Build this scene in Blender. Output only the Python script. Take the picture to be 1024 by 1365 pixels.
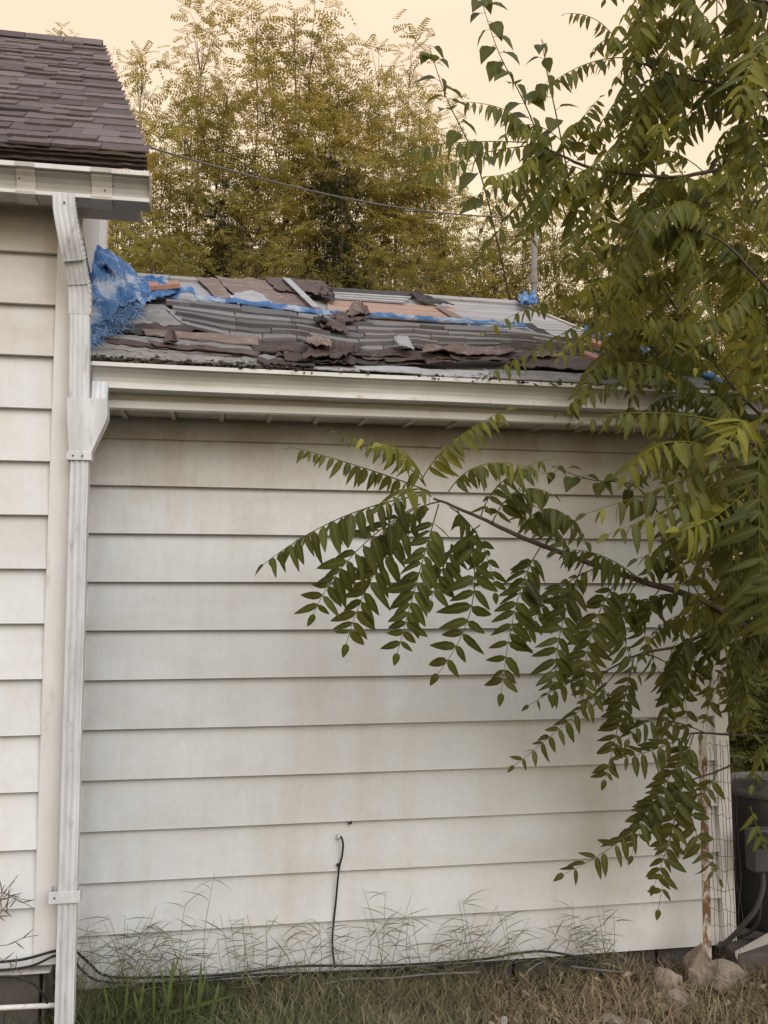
import bpy, math, random
import numpy as np
from math import sin, cos, tan, pi, radians
from mathutils import Vector, Matrix, noise

for o in list(bpy.data.objects):
    bpy.data.objects.remove(o)
scene = bpy.context.scene
COL = scene.collection
R = random.Random(7)
NR = np.random.default_rng(11)

# ------------------------------------------------------------------ camera
FPX, YAW, PIT, ROL = 1256.3, .175337, .10346, -.002316      # focal length in photo pixels (1024 x 1365)
CAM = Vector((0, -4.1064, 1.593))
_w = Vector((sin(YAW)*cos(PIT), cos(YAW)*cos(PIT), sin(PIT)))
_r0 = Vector((cos(YAW), -sin(YAW), 0)); _u0 = _r0.cross(_w)
_r = _r0*cos(ROL) + _u0*sin(ROL); _u = _u0*cos(ROL) - _r0*sin(ROL)
cd = bpy.data.cameras.new('camera'); cam = bpy.data.objects.new('camera', cd); COL.objects.link(cam)
cam.matrix_world = Matrix(((_r.x, _u.x, -_w.x, CAM.x), (_r.y, _u.y, -_w.y, CAM.y), (_r.z, _u.z, -_w.z, CAM.z), (0, 0, 0, 1)))
cd.sensor_fit = 'VERTICAL'; cd.sensor_height = 36; cd.lens = 36*FPX/1365
cd.clip_start = .05; cd.clip_end = 2000
scene.camera = cam
scene.render.resolution_x, scene.render.resolution_y = 768, 1024

# ------------------------------------------------------------------ sky, skylight lamp, exposure
SUN_EL, SUN_AZ = radians(31), radians(162)       # direction of the soft skylight lamp, high behind the camera
world = bpy.data.worlds.new('World'); scene.world = world; world.use_nodes = True
nt = world.node_tree; nt.nodes.clear()
N = nt.nodes.new; LK = nt.links.new
wo = N('ShaderNodeOutputWorld'); bg = N('ShaderNodeBackground'); LK(bg.outputs[0], wo.inputs[0])
sky = N('ShaderNodeTexSky'); sky.sky_type = 'NISHITA'; sky.sun_disc = False
sky.sun_elevation = SUN_EL; sky.sun_rotation = SUN_AZ; sky.dust_density = 4.0; sky.air_density = 1.0
tc = N('ShaderNodeTexCoord'); sp = N('ShaderNodeSeparateXYZ'); LK(tc.outputs['Generated'], sp.inputs[0])
rp = N('ShaderNodeValToRGB'); LK(sp.outputs['Z'], rp.inputs[0])
el = rp.color_ramp.elements
el[0].position = 0.0; el[0].color = (1.0, .83, .55, 1)
el[1].position = 1.0; el[1].color = (.56, .76, 1.06, 1)
e = el.new(.42); e.color = (1.02, .81, .565, 1)
e = el.new(.80); e.color = (.74, .82, .95, 1)
e = el.new(.64); e.color = (1.0, .72, .535, 1)
sc1 = N('ShaderNodeVectorMath'); sc1.operation = 'SCALE'; LK(rp.outputs[0], sc1.inputs[0]); sc1.inputs['Scale'].default_value = 10.2
sc2 = N('ShaderNodeVectorMath'); sc2.operation = 'SCALE'; LK(sky.outputs[0], sc2.inputs[0]); sc2.inputs['Scale'].default_value = .14
ad = N('ShaderNodeVectorMath'); ad.operation = 'ADD'; LK(sc1.outputs[0], ad.inputs[0]); LK(sc2.outputs[0], ad.inputs[1])
hz = N('ShaderNodeTexNoise'); hz.inputs['Scale'].default_value = 2.2; hz.inputs['Detail'].default_value = 3; mpz = N('ShaderNodeMapping'); mpz.inputs['Scale'].default_value = (1, 1, 3); LK(tc.outputs['Generated'], mpz.inputs[0]); LK(mpz.outputs[0], hz.inputs['Vector'])
hr = N('ShaderNodeMapRange'); hr.inputs[1].default_value = .3; hr.inputs[2].default_value = .7; hr.inputs[3].default_value = .93; hr.inputs[4].default_value = 1.05; LK(hz.outputs[0], hr.inputs[0])
sc3 = N('ShaderNodeVectorMath'); sc3.operation = 'SCALE'; LK(ad.outputs[0], sc3.inputs[0]); LK(hr.outputs[0], sc3.inputs['Scale'])
LK(sc3.outputs[0], bg.inputs['Color']); bg.inputs['Strength'].default_value = .1
sd = bpy.data.lights.new('sky_fill', 'SUN'); sky_fill = bpy.data.objects.new('sky_fill', sd); COL.objects.link(sky_fill)  # wide cool lamp added as fill, standing in for the high sky
sd.energy = 1.4; sd.angle = radians(42); sd.color = (.88, .95, 1.0)
to_sun = Vector((cos(SUN_EL)*sin(SUN_AZ), cos(SUN_EL)*cos(SUN_AZ), sin(SUN_EL)))
sky_fill.rotation_euler = to_sun.to_track_quat('Z', 'Y').to_euler()
sky_fill.location = to_sun*40
scene.view_settings.view_transform = 'Standard'; scene.view_settings.look = 'None'
scene.view_settings.exposure = 0.10; scene.view_settings.gamma = 1.0
scene.view_settings.use_curve_mapping = False

# ------------------------------------------------------------------ geometry helpers
def ray(x, y):
    return _w*FPX + _r*(x - 512) - _u*(y - 682.5)
def at(x, y, Y):                                  # the point of the place at depth Y that the photograph shows at (x, y)
    d = ray(x, y); return CAM + d*((Y - CAM.y)/d.y)
def nz(x, y=0, z=0):
    return noise.noise(Vector((x, y, z)))

FREQ = [0.0]
class MB:
    def __init__(s): s.v = []; s.f = []; s.a = []; s.b = []
    def add(s, vs, fs, tone=0.0, rib=None):
        n = len(s.v); s.v += [tuple(p) for p in vs]; s.f += [tuple(i + n for i in f) for f in fs]
        s.a += [tone]*len(vs); s.b += (rib if rib else [0.0]*len(vs))
    def box(s, x0, x1, y0, y1, z0, z1):
        s.add([(x0,y0,z0),(x1,y0,z0),(x1,y1,z0),(x0,y1,z0),(x0,y0,z1),(x1,y0,z1),(x1,y1,z1),(x0,y1,z1)],
              [(0,3,2,1),(4,5,6,7),(0,1,5,4),(1,2,6,5),(2,3,7,6),(3,0,4,7)])
    def hexa(s, p):                               # 8 corners: bottom ring 0-3, top ring 4-7
        s.add(p, [(0,3,2,1),(4,5,6,7),(0,1,5,4),(1,2,6,5),(2,3,7,6),(3,0,4,7)])
    def extrude(s, prof, a, b, segs=1, jit=0, seed=0, closed=True, side=None):   # prof [(y,z)] swept from a to b (points on the ground plan), y measured across
        a = Vector((a[0], a[1], 0)); b = Vector((b[0], b[1], 0)); d = (b - a)
        q = side if side else Vector((-d.y, d.x, 0)).normalized()
        n = len(prof); vs = []; fs = []
        for i in range(segs + 1):
            c = a + d*(i/segs)
            for j, (yy, zz) in enumerate(prof):
                k1 = jit*nz(c.x*1.7 + c.y*1.3, zz*9 + seed + c.x*FREQ[0], 3.1) if jit else 0
                k2 = jit*nz(c.x*1.1 + c.y*.9, zz*7 + seed, 8.7) if jit else 0
                vs.append((c.x + q.x*(yy + k1), c.y + q.y*(yy + k1), zz + k2))
        m = n if closed else n - 1
        for i in range(segs):
            for j in range(m):
                k = (j + 1) % n
                fs.append((i*n + j, (i+1)*n + j, (i+1)*n + k, i*n + k))
        if closed:
            fs.append(tuple(range(n))[::1]); fs.append(tuple(segs*n + j for j in range(n))[::-1])
        s.add(vs, fs)
    def tube(s, pts, rad, n=6, cap=True, tone=0.0):
        pts = [Vector(p) for p in pts]; m = len(pts)
        rr = rad if isinstance(rad, (list, tuple)) else [rad]*m
        vs = []; fs = []; up = None
        for i, p in enumerate(pts):
            t = (pts[min(i+1, m-1)] - pts[max(i-1, 0)])
            if t.length < 1e-9: t = Vector((0, 0, 1))
            t.normalize()
            if up is None:
                up = Vector((0, 0, 1)) if abs(t.z) < .8 else Vector((1, 0, 0))
            x = t.cross(up); 
            if x.length < 1e-6: x = t.cross(Vector((0, 1, 0)))
            x.normalize(); up = x.cross(t).normalized()
            for j in range(n):
                a = 2*pi*j/n
                vs.append(p + (x*cos(a) + up*sin(a))*rr[i])
        for i in range(m - 1):
            for j in range(n):
                k = (j + 1) % n
                fs.append((i*n + j, i*n + k, (i+1)*n + k, (i+1)*n + j))
        if cap:
            fs.append(tuple(range(n))[::-1]); fs.append(tuple((m-1)*n + j for j in range(n)))
        s.add(vs, fs, tone)
    def sweep(s, pts, prof, xdir):                # profile [(a,b)] along a path: a along xdir, b along xdir x tangent
        pts = [Vector(p) for p in pts]; m = len(pts); n = len(prof); vs = []; fs = []
        for i, p in enumerate(pts):
            t = (pts[min(i+1, m-1)] - pts[max(i-1, 0)]).normalized()
            x = (xdir - t*xdir.dot(t)).normalized(); y = t.cross(x)
            sc = 1.0
            for (a, b) in prof: vs.append(p + x*a*sc + y*b*sc)
        for i in range(m - 1):
            for j in range(n):
                k = (j + 1) % n
                fs.append((i*n + j, i*n + k, (i+1)*n + k, (i+1)*n + j))
        fs.append(tuple(range(n))[::-1]); fs.append(tuple((m-1)*n + j for j in range(n)))
        s.add(vs, fs)
    def build(s, name, mat, parent=None, smooth=False, origin=None, bevel=0, solid=0, attr=False, subd=0):
        me = bpy.data.meshes.new(name)
        vs = s.v
        if origin is not None: vs = [(p[0]-origin[0], p[1]-origin[1], p[2]-origin[2]) for p in vs]
        me.from_pydata(vs, [], s.f); me.update()
        if attr:
            at_ = me.attributes.new('tone', 'FLOAT', 'POINT'); at_.data.foreach_set('value', s.a)
            at2 = me.attributes.new('rib', 'FLOAT', 'POINT'); at2.data.foreach_set('value', s.b)
        if smooth: me.polygons.foreach_set('use_smooth', [True]*len(me.polygons))
        me.materials.append(mat)
        return link(name, me, parent, origin, bevel, solid, subd)

def link(name, me, parent=None, loc=None, bevel=0, solid=0, subd=0):
    o = bpy.data.objects.new(name, me); COL.objects.link(o)
    if loc is not None: o.location = loc
    if parent is not None: adopt(o, parent)
    if subd:
        m = o.modifiers.new('s', 'SUBSURF'); m.levels = subd; m.render_levels = subd
    if solid:
        m = o.modifiers.new('t', 'SOLIDIFY'); m.thickness = solid; m.offset = 0
    if bevel:
        m = o.modifiers.new('b', 'BEVEL'); m.width = bevel; m.segments = 2; m.limit_method = 'ANGLE'
    return o
def adopt(o, parent):                              # parent it and leave it where it stands
    o.parent = parent
    if parent.type == 'EMPTY': o.matrix_parent_inverse = Matrix.Translation(-Vector(parent.location))
    elif any(parent.location) and parent.parent is None: o.matrix_parent_inverse = Matrix.Translation(-Vector(parent.location))
def tag(o, label, cat, group=None, kind=None):
    if label: o['label'] = label
    if cat: o['category'] = cat
    if group: o['group'] = group
    if kind: o['kind'] = kind
    return o
def thing(name, loc, label, cat, group=None):
    o = bpy.data.objects.new(name, None); COL.objects.link(o); o.location = loc; o.empty_display_size = .1
    return tag(o, label, cat, group)

# ------------------------------------------------------------------ materials
def new_mat(name):
    m = bpy.data.materials.new(name); m.use_nodes = True
    t = m.node_tree; b = t.nodes['Principled BSDF']; return m, t, b
def tnoise(t, scale, detail=5, rough=.6, stretch=None, coord='Object', lo=.35, hi=.65):
    tcn = t.nodes.new('ShaderNodeTexCoord'); n = t.nodes.new('ShaderNodeTexNoise')
    n.inputs['Scale'].default_value = scale; n.inputs['Detail'].default_value = detail; n.inputs['Roughness'].default_value = rough
    src = tcn.outputs[coord]
    if coord == 'World':
        pass
    if stretch:
        mp = t.nodes.new('ShaderNodeMapping'); mp.inputs['Scale'].default_value = stretch
        t.links.new(src, mp.inputs[0]); src = mp.outputs[0]
    t.links.new(src, n.inputs['Vector'])
    mr = t.nodes.new('ShaderNodeMapRange'); mr.inputs[1].default_value = lo; mr.inputs[2].default_value = hi
    t.links.new(n.outputs[0], mr.inputs[0]); return mr.outputs[0], n.outputs[0]
def mix(t, fac, a, b, mode='MIX'):
    m = t.nodes.new('ShaderNodeMix'); m.data_type = 'RGBA'; m.blend_type = mode; m.clamp_factor = True
    if isinstance(fac, (int, float)): m.inputs[0].default_value = fac
    else: t.links.new(fac, m.inputs[0])
    for k, v in ((6, a), (7, b)):
        if isinstance(v, tuple): m.inputs[k].default_value = (*v, 1)
        else: t.links.new(v, m.inputs[k])
    return m.outputs[2]
def math_(t, op, a, b=0.0):
    m = t.nodes.new('ShaderNodeMath'); m.operation = op
    for k, v in ((0, a), (1, b)):
        if isinstance(v, (int, float)): m.inputs[k].default_value = v
        else: t.links.new(v, m.inputs[k])
    return m.outputs[0]
def bump(t, b, h, strength=.3, dist=.01):
    n = t.nodes.new('ShaderNodeBump'); n.inputs['Strength'].default_value = strength; n.inputs['Distance'].default_value = dist
    t.links.new(h, n.inputs['Height']); t.links.new(n.outputs[0], b.inputs['Normal'])
def orand(t):
    return t.nodes.new('ShaderNodeObjectInfo').outputs['Random']

def weathered(name, c1, c2, c3=None, scale=6, stretch=None, rough=.6, bs=.2, bd=.004, bscale=60, var=.0, c3lo=.58, c3hi=.72, c3scale=None, c3stretch=None, spec=.3):
    m, t, b = new_mat(name)
    f, _ = tnoise(t, scale, stretch=stretch)
    c = mix(t, f, c1, c2)
    if c3:
        g, _ = tnoise(t, c3scale or scale*2.3, 8, .7, c3stretch or stretch, lo=c3lo, hi=c3hi); c = mix(t, g, c, c3)
    if var:
        v = math_(t, 'MULTIPLY_ADD', orand(t), var*2); 
        t.nodes[-1].inputs[2].default_value = 1 - var
        vm = t.nodes.new('ShaderNodeVectorMath'); vm.operation = 'SCALE'; t.links.new(c, vm.inputs[0]); t.links.new(v, vm.inputs['Scale']); c = vm.outputs[0]
    t.links.new(c, b.inputs['Base Color'])
    b.inputs['Roughness'].default_value = rough; b.inputs['Specular IOR Level'].default_value = spec
    _, h = tnoise(t, bscale, 6, .65, stretch); bump(t, b, h, bs, bd)
    return m

def siding_mat(name, c1, c2, tan_, amount):
    m, t, b = new_mat(name)
    f, _ = tnoise(t, 1.4, 4, .55)
    c = mix(t, f, c1, c2)
    s, _ = tnoise(t, 1.0, 7, .65, (5.0, 5.0, .55), lo=.46, hi=.80)          # faint runs of dirt down the boards
    s = math_(t, 'MULTIPLY', s, amount); c = mix(t, s, c, tan_)
    g, _ = tnoise(t, 3.2, 6, .6, (.5, 1, 1.6), lo=.48, hi=.78)
    g = math_(t, 'MULTIPLY', g, amount*.8); c = mix(t, g, c, (tan_[0]*.93, tan_[1]*.96, tan_[2]*.98))
    q_, _ = tnoise(t, 38, 7, .75, (1, 1, .7), lo=.42, hi=.70); c = mix(t, math_(t, 'MULTIPLY', q_, .16), c, (tan_[0]*.8, tan_[1]*.85, tan_[2]*.95))
    k, _ = tnoise(t, 140, 3, .6, lo=.66, hi=.78); k = math_(t, 'MULTIPLY', k, .35); c = mix(t, k, c, (.30, .27, .23))   # fly specks
    v = math_(t, 'MULTIPLY_ADD', orand(t), .08); t.nodes[-1].inputs[2].default_value = .96
    vm = t.nodes.new('ShaderNodeVectorMath'); vm.operation = 'SCALE'; t.links.new(c, vm.inputs[0]); t.links.new(v, vm.inputs['Scale'])
    t.links.new(vm.outputs[0], b.inputs['Base Color'])
    b.inputs['Roughness'].default_value = .5; b.inputs['Specular IOR Level'].default_value = .35
    _, h1 = tnoise(t, 2.2, 3, .5, (1, 1, 1.4)); _, h2 = tnoise(t, 320, 3, .6, (.35, 1, 1))
    bump(t, b, math_(t, 'ADD', h1, math_(t, 'MULTIPLY', h2, .06)), .35, .012)
    return m

def granule_mat(name, cols, var=.22):
    m, t, b = new_mat(name)
    f, _ = tnoise(t, 420, 2, .7, lo=.3, hi=.7); c = mix(t, f, cols[0], cols[1])
    g, _ = tnoise(t, 5, 5, .65, lo=.42, hi=.70); c = mix(t, math_(t, 'MULTIPLY', g, .7), c, cols[2])
    g, _ = tnoise(t, 22, 5, .7, lo=.60, hi=.72); c = mix(t, math_(t, 'MULTIPLY', g, .6), c, cols[3])
    v = math_(t, 'MULTIPLY_ADD', orand(t), var*2); t.nodes[-1].inputs[2].default_value = 1 - var
    vm = t.nodes.new('ShaderNodeVectorMath'); vm.operation = 'SCALE'; t.links.new(c, vm.inputs[0]); t.links.new(v, vm.inputs['Scale'])
    t.links.new(vm.outputs[0], b.inputs['Base Color']); b.inputs['Roughness'].default_value = .9; b.inputs['Specular IOR Level'].default_value = .2
    _, h = tnoise(t, 500, 2, .7); bump(t, b, h, .5, .002)
    return m

def leaf_mat(name, dark, mid, light, transl=.28, rough=.42, ribs=.35, randv=.25):
    m, t, b = new_mat(name)
    a = t.nodes.new('ShaderNodeAttribute'); a.attribute_name = 'tone'
    r_ = t.nodes.new('ShaderNodeAttribute'); r_.attribute_name = 'rib'
    cr = t.nodes.new('ShaderNodeValToRGB'); e = cr.color_ramp.elements
    e[0].position = 0; e[0].color = (*dark, 1); e[1].position = 1; e[1].color = (*light, 1); k = e.new(.5); k.color = (*mid, 1)
    t.links.new(a.outputs['Fac'], cr.inputs[0]); c = cr.outputs[0]
    f, _ = tnoise(t, 30, 4, .6, lo=.3, hi=.75); c = mix(t, math_(t, 'MULTIPLY', f, .35), c, (mid[0]*1.2, mid[1]*1.05, mid[2]*.9))
    rb = math_(t, 'MULTIPLY', math_(t, 'POWER', r_.outputs['Fac'], 7.0), ribs); c = mix(t, rb, c, (light[0]*1.1, light[1]*1.1, light[2]*1.6))
    if randv:
        v = math_(t, 'MULTIPLY_ADD', orand(t), randv*2); t.nodes[-1].inputs[2].default_value = 1 - randv
        vm = t.nodes.new('ShaderNodeVectorMath'); vm.operation = 'SCALE'; t.links.new(c, vm.inputs[0]); t.links.new(v, vm.inputs['Scale']); c = vm.outputs[0]
    t.links.new(c, b.inputs['Base Color']); b.inputs['Roughness'].default_value = rough; b.inputs['Specular IOR Level'].default_value = .22
    tr = t.nodes.new('ShaderNodeBsdfTranslucent'); t.links.new(mix(t, .5, c, (light[0]*1.25, light[1]*1.2, light[2]*.9)), tr.inputs[0])
    ms = t.nodes.new('ShaderNodeMixShader'); ms.inputs[0].default_value = transl
    t.links.new(b.outputs[0], ms.inputs[1]); t.links.new(tr.outputs[0], ms.inputs[2])
    t.links.new(ms.outputs[0], t.nodes['Material Output'].inputs[0])
    _, h = tnoise(t, 90, 3, .6); bump(t, b, h, .12, .002)
    return m

M = {}
M['siding'] = siding_mat('siding', (.675, .70, .73), (.61, .63, .65), (.46, .41, .345), .5)
M['siding2'] = siding_mat('siding_left', (.735, .77, .81), (.695, .72, .75), (.56, .475, .38), .45)
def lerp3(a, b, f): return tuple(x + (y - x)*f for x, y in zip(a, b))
for _k, _f in enumerate((1.0, .6, .28)):            # tan and darkening strongest at the eave, fading board by board
    M['siding_tan%d' % _k] = siding_mat('siding_eave', lerp3((.675, .70, .73), (.66, .655, .65), _f), lerp3((.61, .63, .65), (.56, .54, .51), _f), lerp3((.46, .41, .345), (.40, .31, .21), _f), .5 + .5*_f)
    M['siding2_tan%d' % _k] = siding_mat('siding_left_eave', lerp3((.735, .77, .81), (.69, .68, .67), _f), lerp3((.695, .72, .75), (.59, .55, .50), _f), lerp3((.56, .475, .38), (.42, .32, .21), _f), .45 + .6*_f)
M['trim'] = weathered('trim_white', (.73, .735, .745), (.66, .655, .65), (.52, .45, .36), 3, (2, 2, .6), .45, .1, .003, 40)
M['gutter'] = weathered('gutter_shaded_paint', (.60, .595, .58), (.47, .46, .44), (.22, .18, .13), 4, (.7, 1.5, 1.5), .42, .12, .004, 30, c3lo=.62, c3hi=.82, c3scale=14, spec=.45)  # base darkened to carry the shade of the hollow face; dirt patches over it
M['gutter_grey'] = weathered('gutter_shaded_grey', (.40, .385, .37), (.29, .28, .268), (.16, .135, .11), 4, (.7, 1.5, 1.5), .42, .12, .004, 30, c3lo=.62, c3hi=.82, c3scale=14, spec=.45)  # darker copy: shade under the lips put into the base colour, plus dirt
M['gutter_seam'] = weathered('gutter_seam', (.52, .50, .475), (.42, .40, .375), (.12, .09, .06), 9, None, .45, .15, .004, 40, c3lo=.62, c3hi=.70)
M['downspout'] = weathered('downspout_paint', (.70, .725, .77), (.53, .545, .58), (.31, .30, .29), 9, (2, 2, .35), .45, .2, .004, 50, c3lo=.55, c3hi=.78)
M['fascia'] = weathered('fascia_metal', (.58, .545, .49), (.48, .445, .39), (.30, .24, .17), 5, (.6, 1, 2), .5, .1, .003, 40)
M['soffit'] = weathered('soffit_metal', (.50, .46, .40), (.40, .36, .30), (.24, .20, .15), 7, None, .55, .1, .003, 40)
M['dark_wood'] = weathered('rotten_wood', (.055, .045, .038), (.10, .078, .06), (.02, .016, .014), 14, (.4, 2, 2), .85, .6, .01, 40)
M['fascia_wood'] = weathered('bare_fascia_board', (.17, .135, .12), (.12, .095, .085), (.07, .055, .05), 8, (.3, 2, 2), .7, .3, .004, 60)
M['deck'] = weathered('weathered_deck', (.43, .41, .40), (.33, .315, .31), (.19, .175, .17), 5, (.35, 3.2, 3.2), .85, .45, .006, 26, c3lo=.56, c3hi=.70, c3scale=11)
M['plank'] = weathered('bare_plank', (.46, .31, .24), (.36, .235, .18), (.20, .13, .10), 6, (.25, 5, 5), .8, .35, .004, 40, var=.14)
M['felt'] = weathered('torn_felt', (.135, .098, .086), (.085, .064, .058), (.25, .20, .18), 9, None, .9, .55, .01, 60, var=.22, c3lo=.58, c3hi=.75)
M['felt_tan'] = weathered('faded_felt', (.27, .195, .165), (.19, .14, .12), (.40, .36, .34), 7, None, .9, .5, .008, 50, var=.15, c3lo=.55, c3hi=.68)
M['felt_black'] = weathered('black_felt', (.045, .04, .038), (.08, .065, .06), None, 9, None, .85, .4, .008, 50)
M['old_shingle'] = weathered('worn_shingle', (.36, .345, .335), (.24, .225, .215), (.13, .105, .095), 12, None, .95, .6, .006, 120, var=.15, c3lo=.54, c3hi=.66)
M['chip'] = weathered('pale_scrap', (.46, .455, .465), (.36, .355, .36), (.20, .175, .16), 14, None, .8, .3, .004, 60)
M['shingle_grey'] = granule_mat('shingle_grey', ((.12, .115, .12), (.30, .285, .285), (.20, .18, .168), (.36, .345, .34)), .32)
M['shingle_brown'] = granule_mat('shingle_brown', ((.075, .060, .060), (.225, .182, .178), (.150, .118, .114), (.25, .205, .20)), .32)
M['concrete'] = weathered('concrete_block', (.13, .118, .108), (.085, .076, .07), (.05, .045, .04), 7, None, .95, .6, .01, 50)
M['stone'] = weathered('broken_concrete', (.37, .315, .27), (.27, .225, .19), (.13, .105, .09), 7, None, .95, .8, .012, 34, c3lo=.52, c3hi=.68)
M['pale_stone'] = weathered('pale_stone', (.42, .40, .37), (.30, .28, .26), (.18, .16, .14), 16, None, .9, .7, .01, 60)
M['soil'] = weathered('soil', (.085, .068, .045), (.055, .05, .03), (.15, .12, .08), 5, None, 1, .9, .03, 24, c3lo=.55, c3hi=.7)
M['black_rubber'] = weathered('black_cable', (.014, .014, .015), (.028, .028, .03), None, 20, None, .45, .1, .002, 80)
M['grey_cable'] = weathered('grey_cable', (.16, .15, .145), (.10, .095, .09), None, 20, None, .5, .1, .002, 80)
M['white_plastic'] = weathered('white_plastic', (.78, .78, .76), (.66, .66, .63), (.4, .36, .3), 20, None, .4, .1, .002, 60)
M['rust_paint'] = weathered('peeling_paint', (.58, .545, .50), (.46, .42, .38), (.16, .082, .045), 12, (1, 1, .5), .75, .5, .006, 60, c3lo=.47, c3hi=.56, c3scale=20)
M['wire'] = weathered('rusty_wire', (.10, .075, .06), (.055, .045, .04), None, 30, None, .6, .2, .002, 100)
M['drum'] = weathered('dark_metal_cabinet', (.040, .039, .040), (.026, .026, .027), (.07, .066, .06), 6, (1, 1, .5), .5, .15, .004, 40)
M['drum_grey'] = weathered('grey_metal_box', (.075, .075, .078), (.055, .055, .058), (.06, .055, .05), 8, None, .5, .15, .003, 40)
M['lid'] = weathered('lid_metal', (.13, .125, .12), (.07, .066, .062), None, 10, None, .5, .15, .003, 40)
M['bark'] = weathered('branch_bark', (.105, .082, .066), (.065, .050, .041), (.17, .14, .115), 30, (1, 1, 1), .85, .5, .006, 90)
M['trunk'] = weathered('trunk_bark', (.10, .082, .065), (.055, .046, .037), None, 6, (1, 1, .3), .95, .9, .03, 16)
M['twig'] = weathered('dry_twig', (.16, .135, .10), (.09, .075, .058), None, 30, None, .9, .3, .002, 80)
M['pipe'] = weathered('vent_pipe', (.28, .255, .25), (.20, .185, .18), None, 10, None, .6, .1, .002, 40)
M['red_board'] = weathered('pink_board', (.50, .27, .20), (.40, .21, .16), (.28, .15, .12), 9, (.4, 3, 3), .8, .3, .003, 60)

def tarp_mat():
    m, t, b = new_mat('blue_tarp')
    f, _ = tnoise(t, 9, 6, .65, lo=.46, hi=.60); c = mix(t, f, (.06, .17, .41), (.12, .29, .58))
    g, _ = tnoise(t, 7, 7, .72, lo=.50, hi=.60); c = mix(t, math_(t, 'MULTIPLY', g, .9), c, (.56, .62, .72))       # silvery worn-through weave
    k, _ = tnoise(t, 26, 5, .7, lo=.60, hi=.70); c = mix(t, math_(t, 'MULTIPLY', k, .7), c, (.035, .095, .25))
    t.links.new(c, b.inputs['Base Color']); b.inputs['Roughness'].default_value = .5
    _, h1 = tnoise(t, 30, 5, .6); _, h2 = tnoise(t, 700, 1, .5); bump(t, b, math_(t, 'ADD', h1, math_(t, 'MULTIPLY', h2, .1)), .6, .012)
    tr = t.nodes.new('ShaderNodeBsdfTranslucent'); t.links.new(c, tr.inputs[0])
    ms = t.nodes.new('ShaderNodeMixShader'); ms.inputs[0].default_value = .2
    t.links.new(b.outputs[0], ms.inputs[1]); t.links.new(tr.outputs[0], ms.inputs[2]); t.links.new(ms.outputs[0], t.nodes['Material Output'].inputs[0])
    return m
M['tarp'] = tarp_mat()
M['fibre'] = weathered('tarp_fibre', (.10, .24, .50), (.28, .42, .62), (.55, .62, .70), 14, None, .6, .1, .002, 80)
M['leaf'] = leaf_mat('ailanthus_leaf', (.018, .027, .014), (.088, .110, .034), (.34, .325, .052), .46, .5)
M['heart_leaf'] = leaf_mat('heart_leaf', (.045, .055, .020), (.10, .118, .036), (.22, .23, .05), .4)
M['bgleaf'] = leaf_mat('far_leaf', (.046, .060, .022), (.185, .182, .055), (.55, .445, .13), .5, .55, 0, 0)
M['bgleaf_dark'] = leaf_mat('far_dark_leaf', (.018, .026, .012), (.035, .045, .018), (.09, .09, .025), .25, .55, 0, 0)
M['bush'] = leaf_mat('bush_leaf', (.07, .085, .025), (.15, .165, .045), (.33, .32, .11), .35, .5, 0, 0)
M['grass'] = leaf_mat('grass_blade', (.075, .082, .050), (.175, .180, .105), (.42, .38, .26), .2, .6, .1, 0)
M['dry_grass'] = leaf_mat('dry_grass_blade', (.17, .135, .09), (.33, .265, .18), (.52, .43, .30), .2, .7, .1, 0)
M['green_blade'] = leaf_mat('green_blade', (.045, .065, .025), (.10, .135, .045), (.20, .235, .085), .3, .45, .3, .1)

# ================================================================== the setting: ground
g = MB(); nx, ny = 90, 60
xs = [-60 + 120*i/20 for i in range(21)]; xs = sorted(set([x for x in xs if abs(x) > 4] + [-4 + .1*i for i in range(81)]))
ys = sorted(set([-30 + 5*i for i in range(5)] + [-4 + .1*i for i in range(56)] + [3, 5, 8, 12, 20, 40, 80]))
def gz(x, y):
    if abs(x) > 4 or y < -4 or y > 1.6: return 0
    return .030*nz(x*1.3, y*1.3, .4) + .018*nz(x*5, y*5, 2) - .01
vs = [(x, y, gz(x, y)) for y in ys for x in xs]; W = len(xs)
fs = [(j*W + i, j*W + i + 1, (j+1)*W + i + 1, (j+1)*W + i) for j in range(len(ys)-1) for i in range(W-1)]
g.add(vs, fs); ground = g.build('ground', M['soil'], smooth=True); ground['kind'] = 'structure'

# ================================================================== low house wing (recessed wall with the damaged roof)
OB = -.20                                             # the side walls run back and a little to the left
H0 = CAM.z + .7301                                    # height of the first visible siding joint
def zrow(i): return H0 - .203*i
XL, XR = -.56, 2.335
wing = thing('house_wing', (.9, 0, 0), 'low house wing with dirty white siding and a torn, stripped shingle roof', 'house')
SOF = 2.418
wl = MB(); wl.box(XL - .1, XR - .01, .02, .10, .09, SOF + .12)
wl.extrude([(0, .09), (.08, .09), (.08, SOF + .1), (0, SOF + .1)], (XR - .02, .03), (XR - .02 + OB*2.9, 2.93), side=Vector((-1, 0, 0)))
wall = wl.build('wall', M['dark_wood'], wing)
def siding(mb, a, b, zt, zb, seed, q=Vector((0, 1, 0)), segs=26, jit=.0022):
    # lapped board: top tucks behind, bottom edge stands proud and returns inward
    mb.extrude([(.010, zt + .012), (-.018, zb + .004), (-.019, zb), (-.004, zb - .001), (.002, zb + .010), (.016, zt + .012)][::-1], a, b, segs, jit, seed, True, q)
rows = [(SOF - .002, zrow(0))] + [(zrow(i), zrow(i+1)) for i in range(11)]
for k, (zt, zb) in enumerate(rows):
    s = MB(); siding(s, (XL, 0), (XR - .062, 0), zt, zb, k*3.7); s.build('siding_panel', M['siding_tan%d' % k if k < 3 else 'siding'], wall)
for k, (zt, zb) in enumerate(rows):
    s = MB(); siding(s, (XR - .012 + OB*.05, .05), (XR - .012 + OB*2.9, 2.9), zt, zb, k*3.7 + 50, Vector((-1, 0, 0)), 8); s.build('siding_panel', M['siding'], wall)
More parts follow.
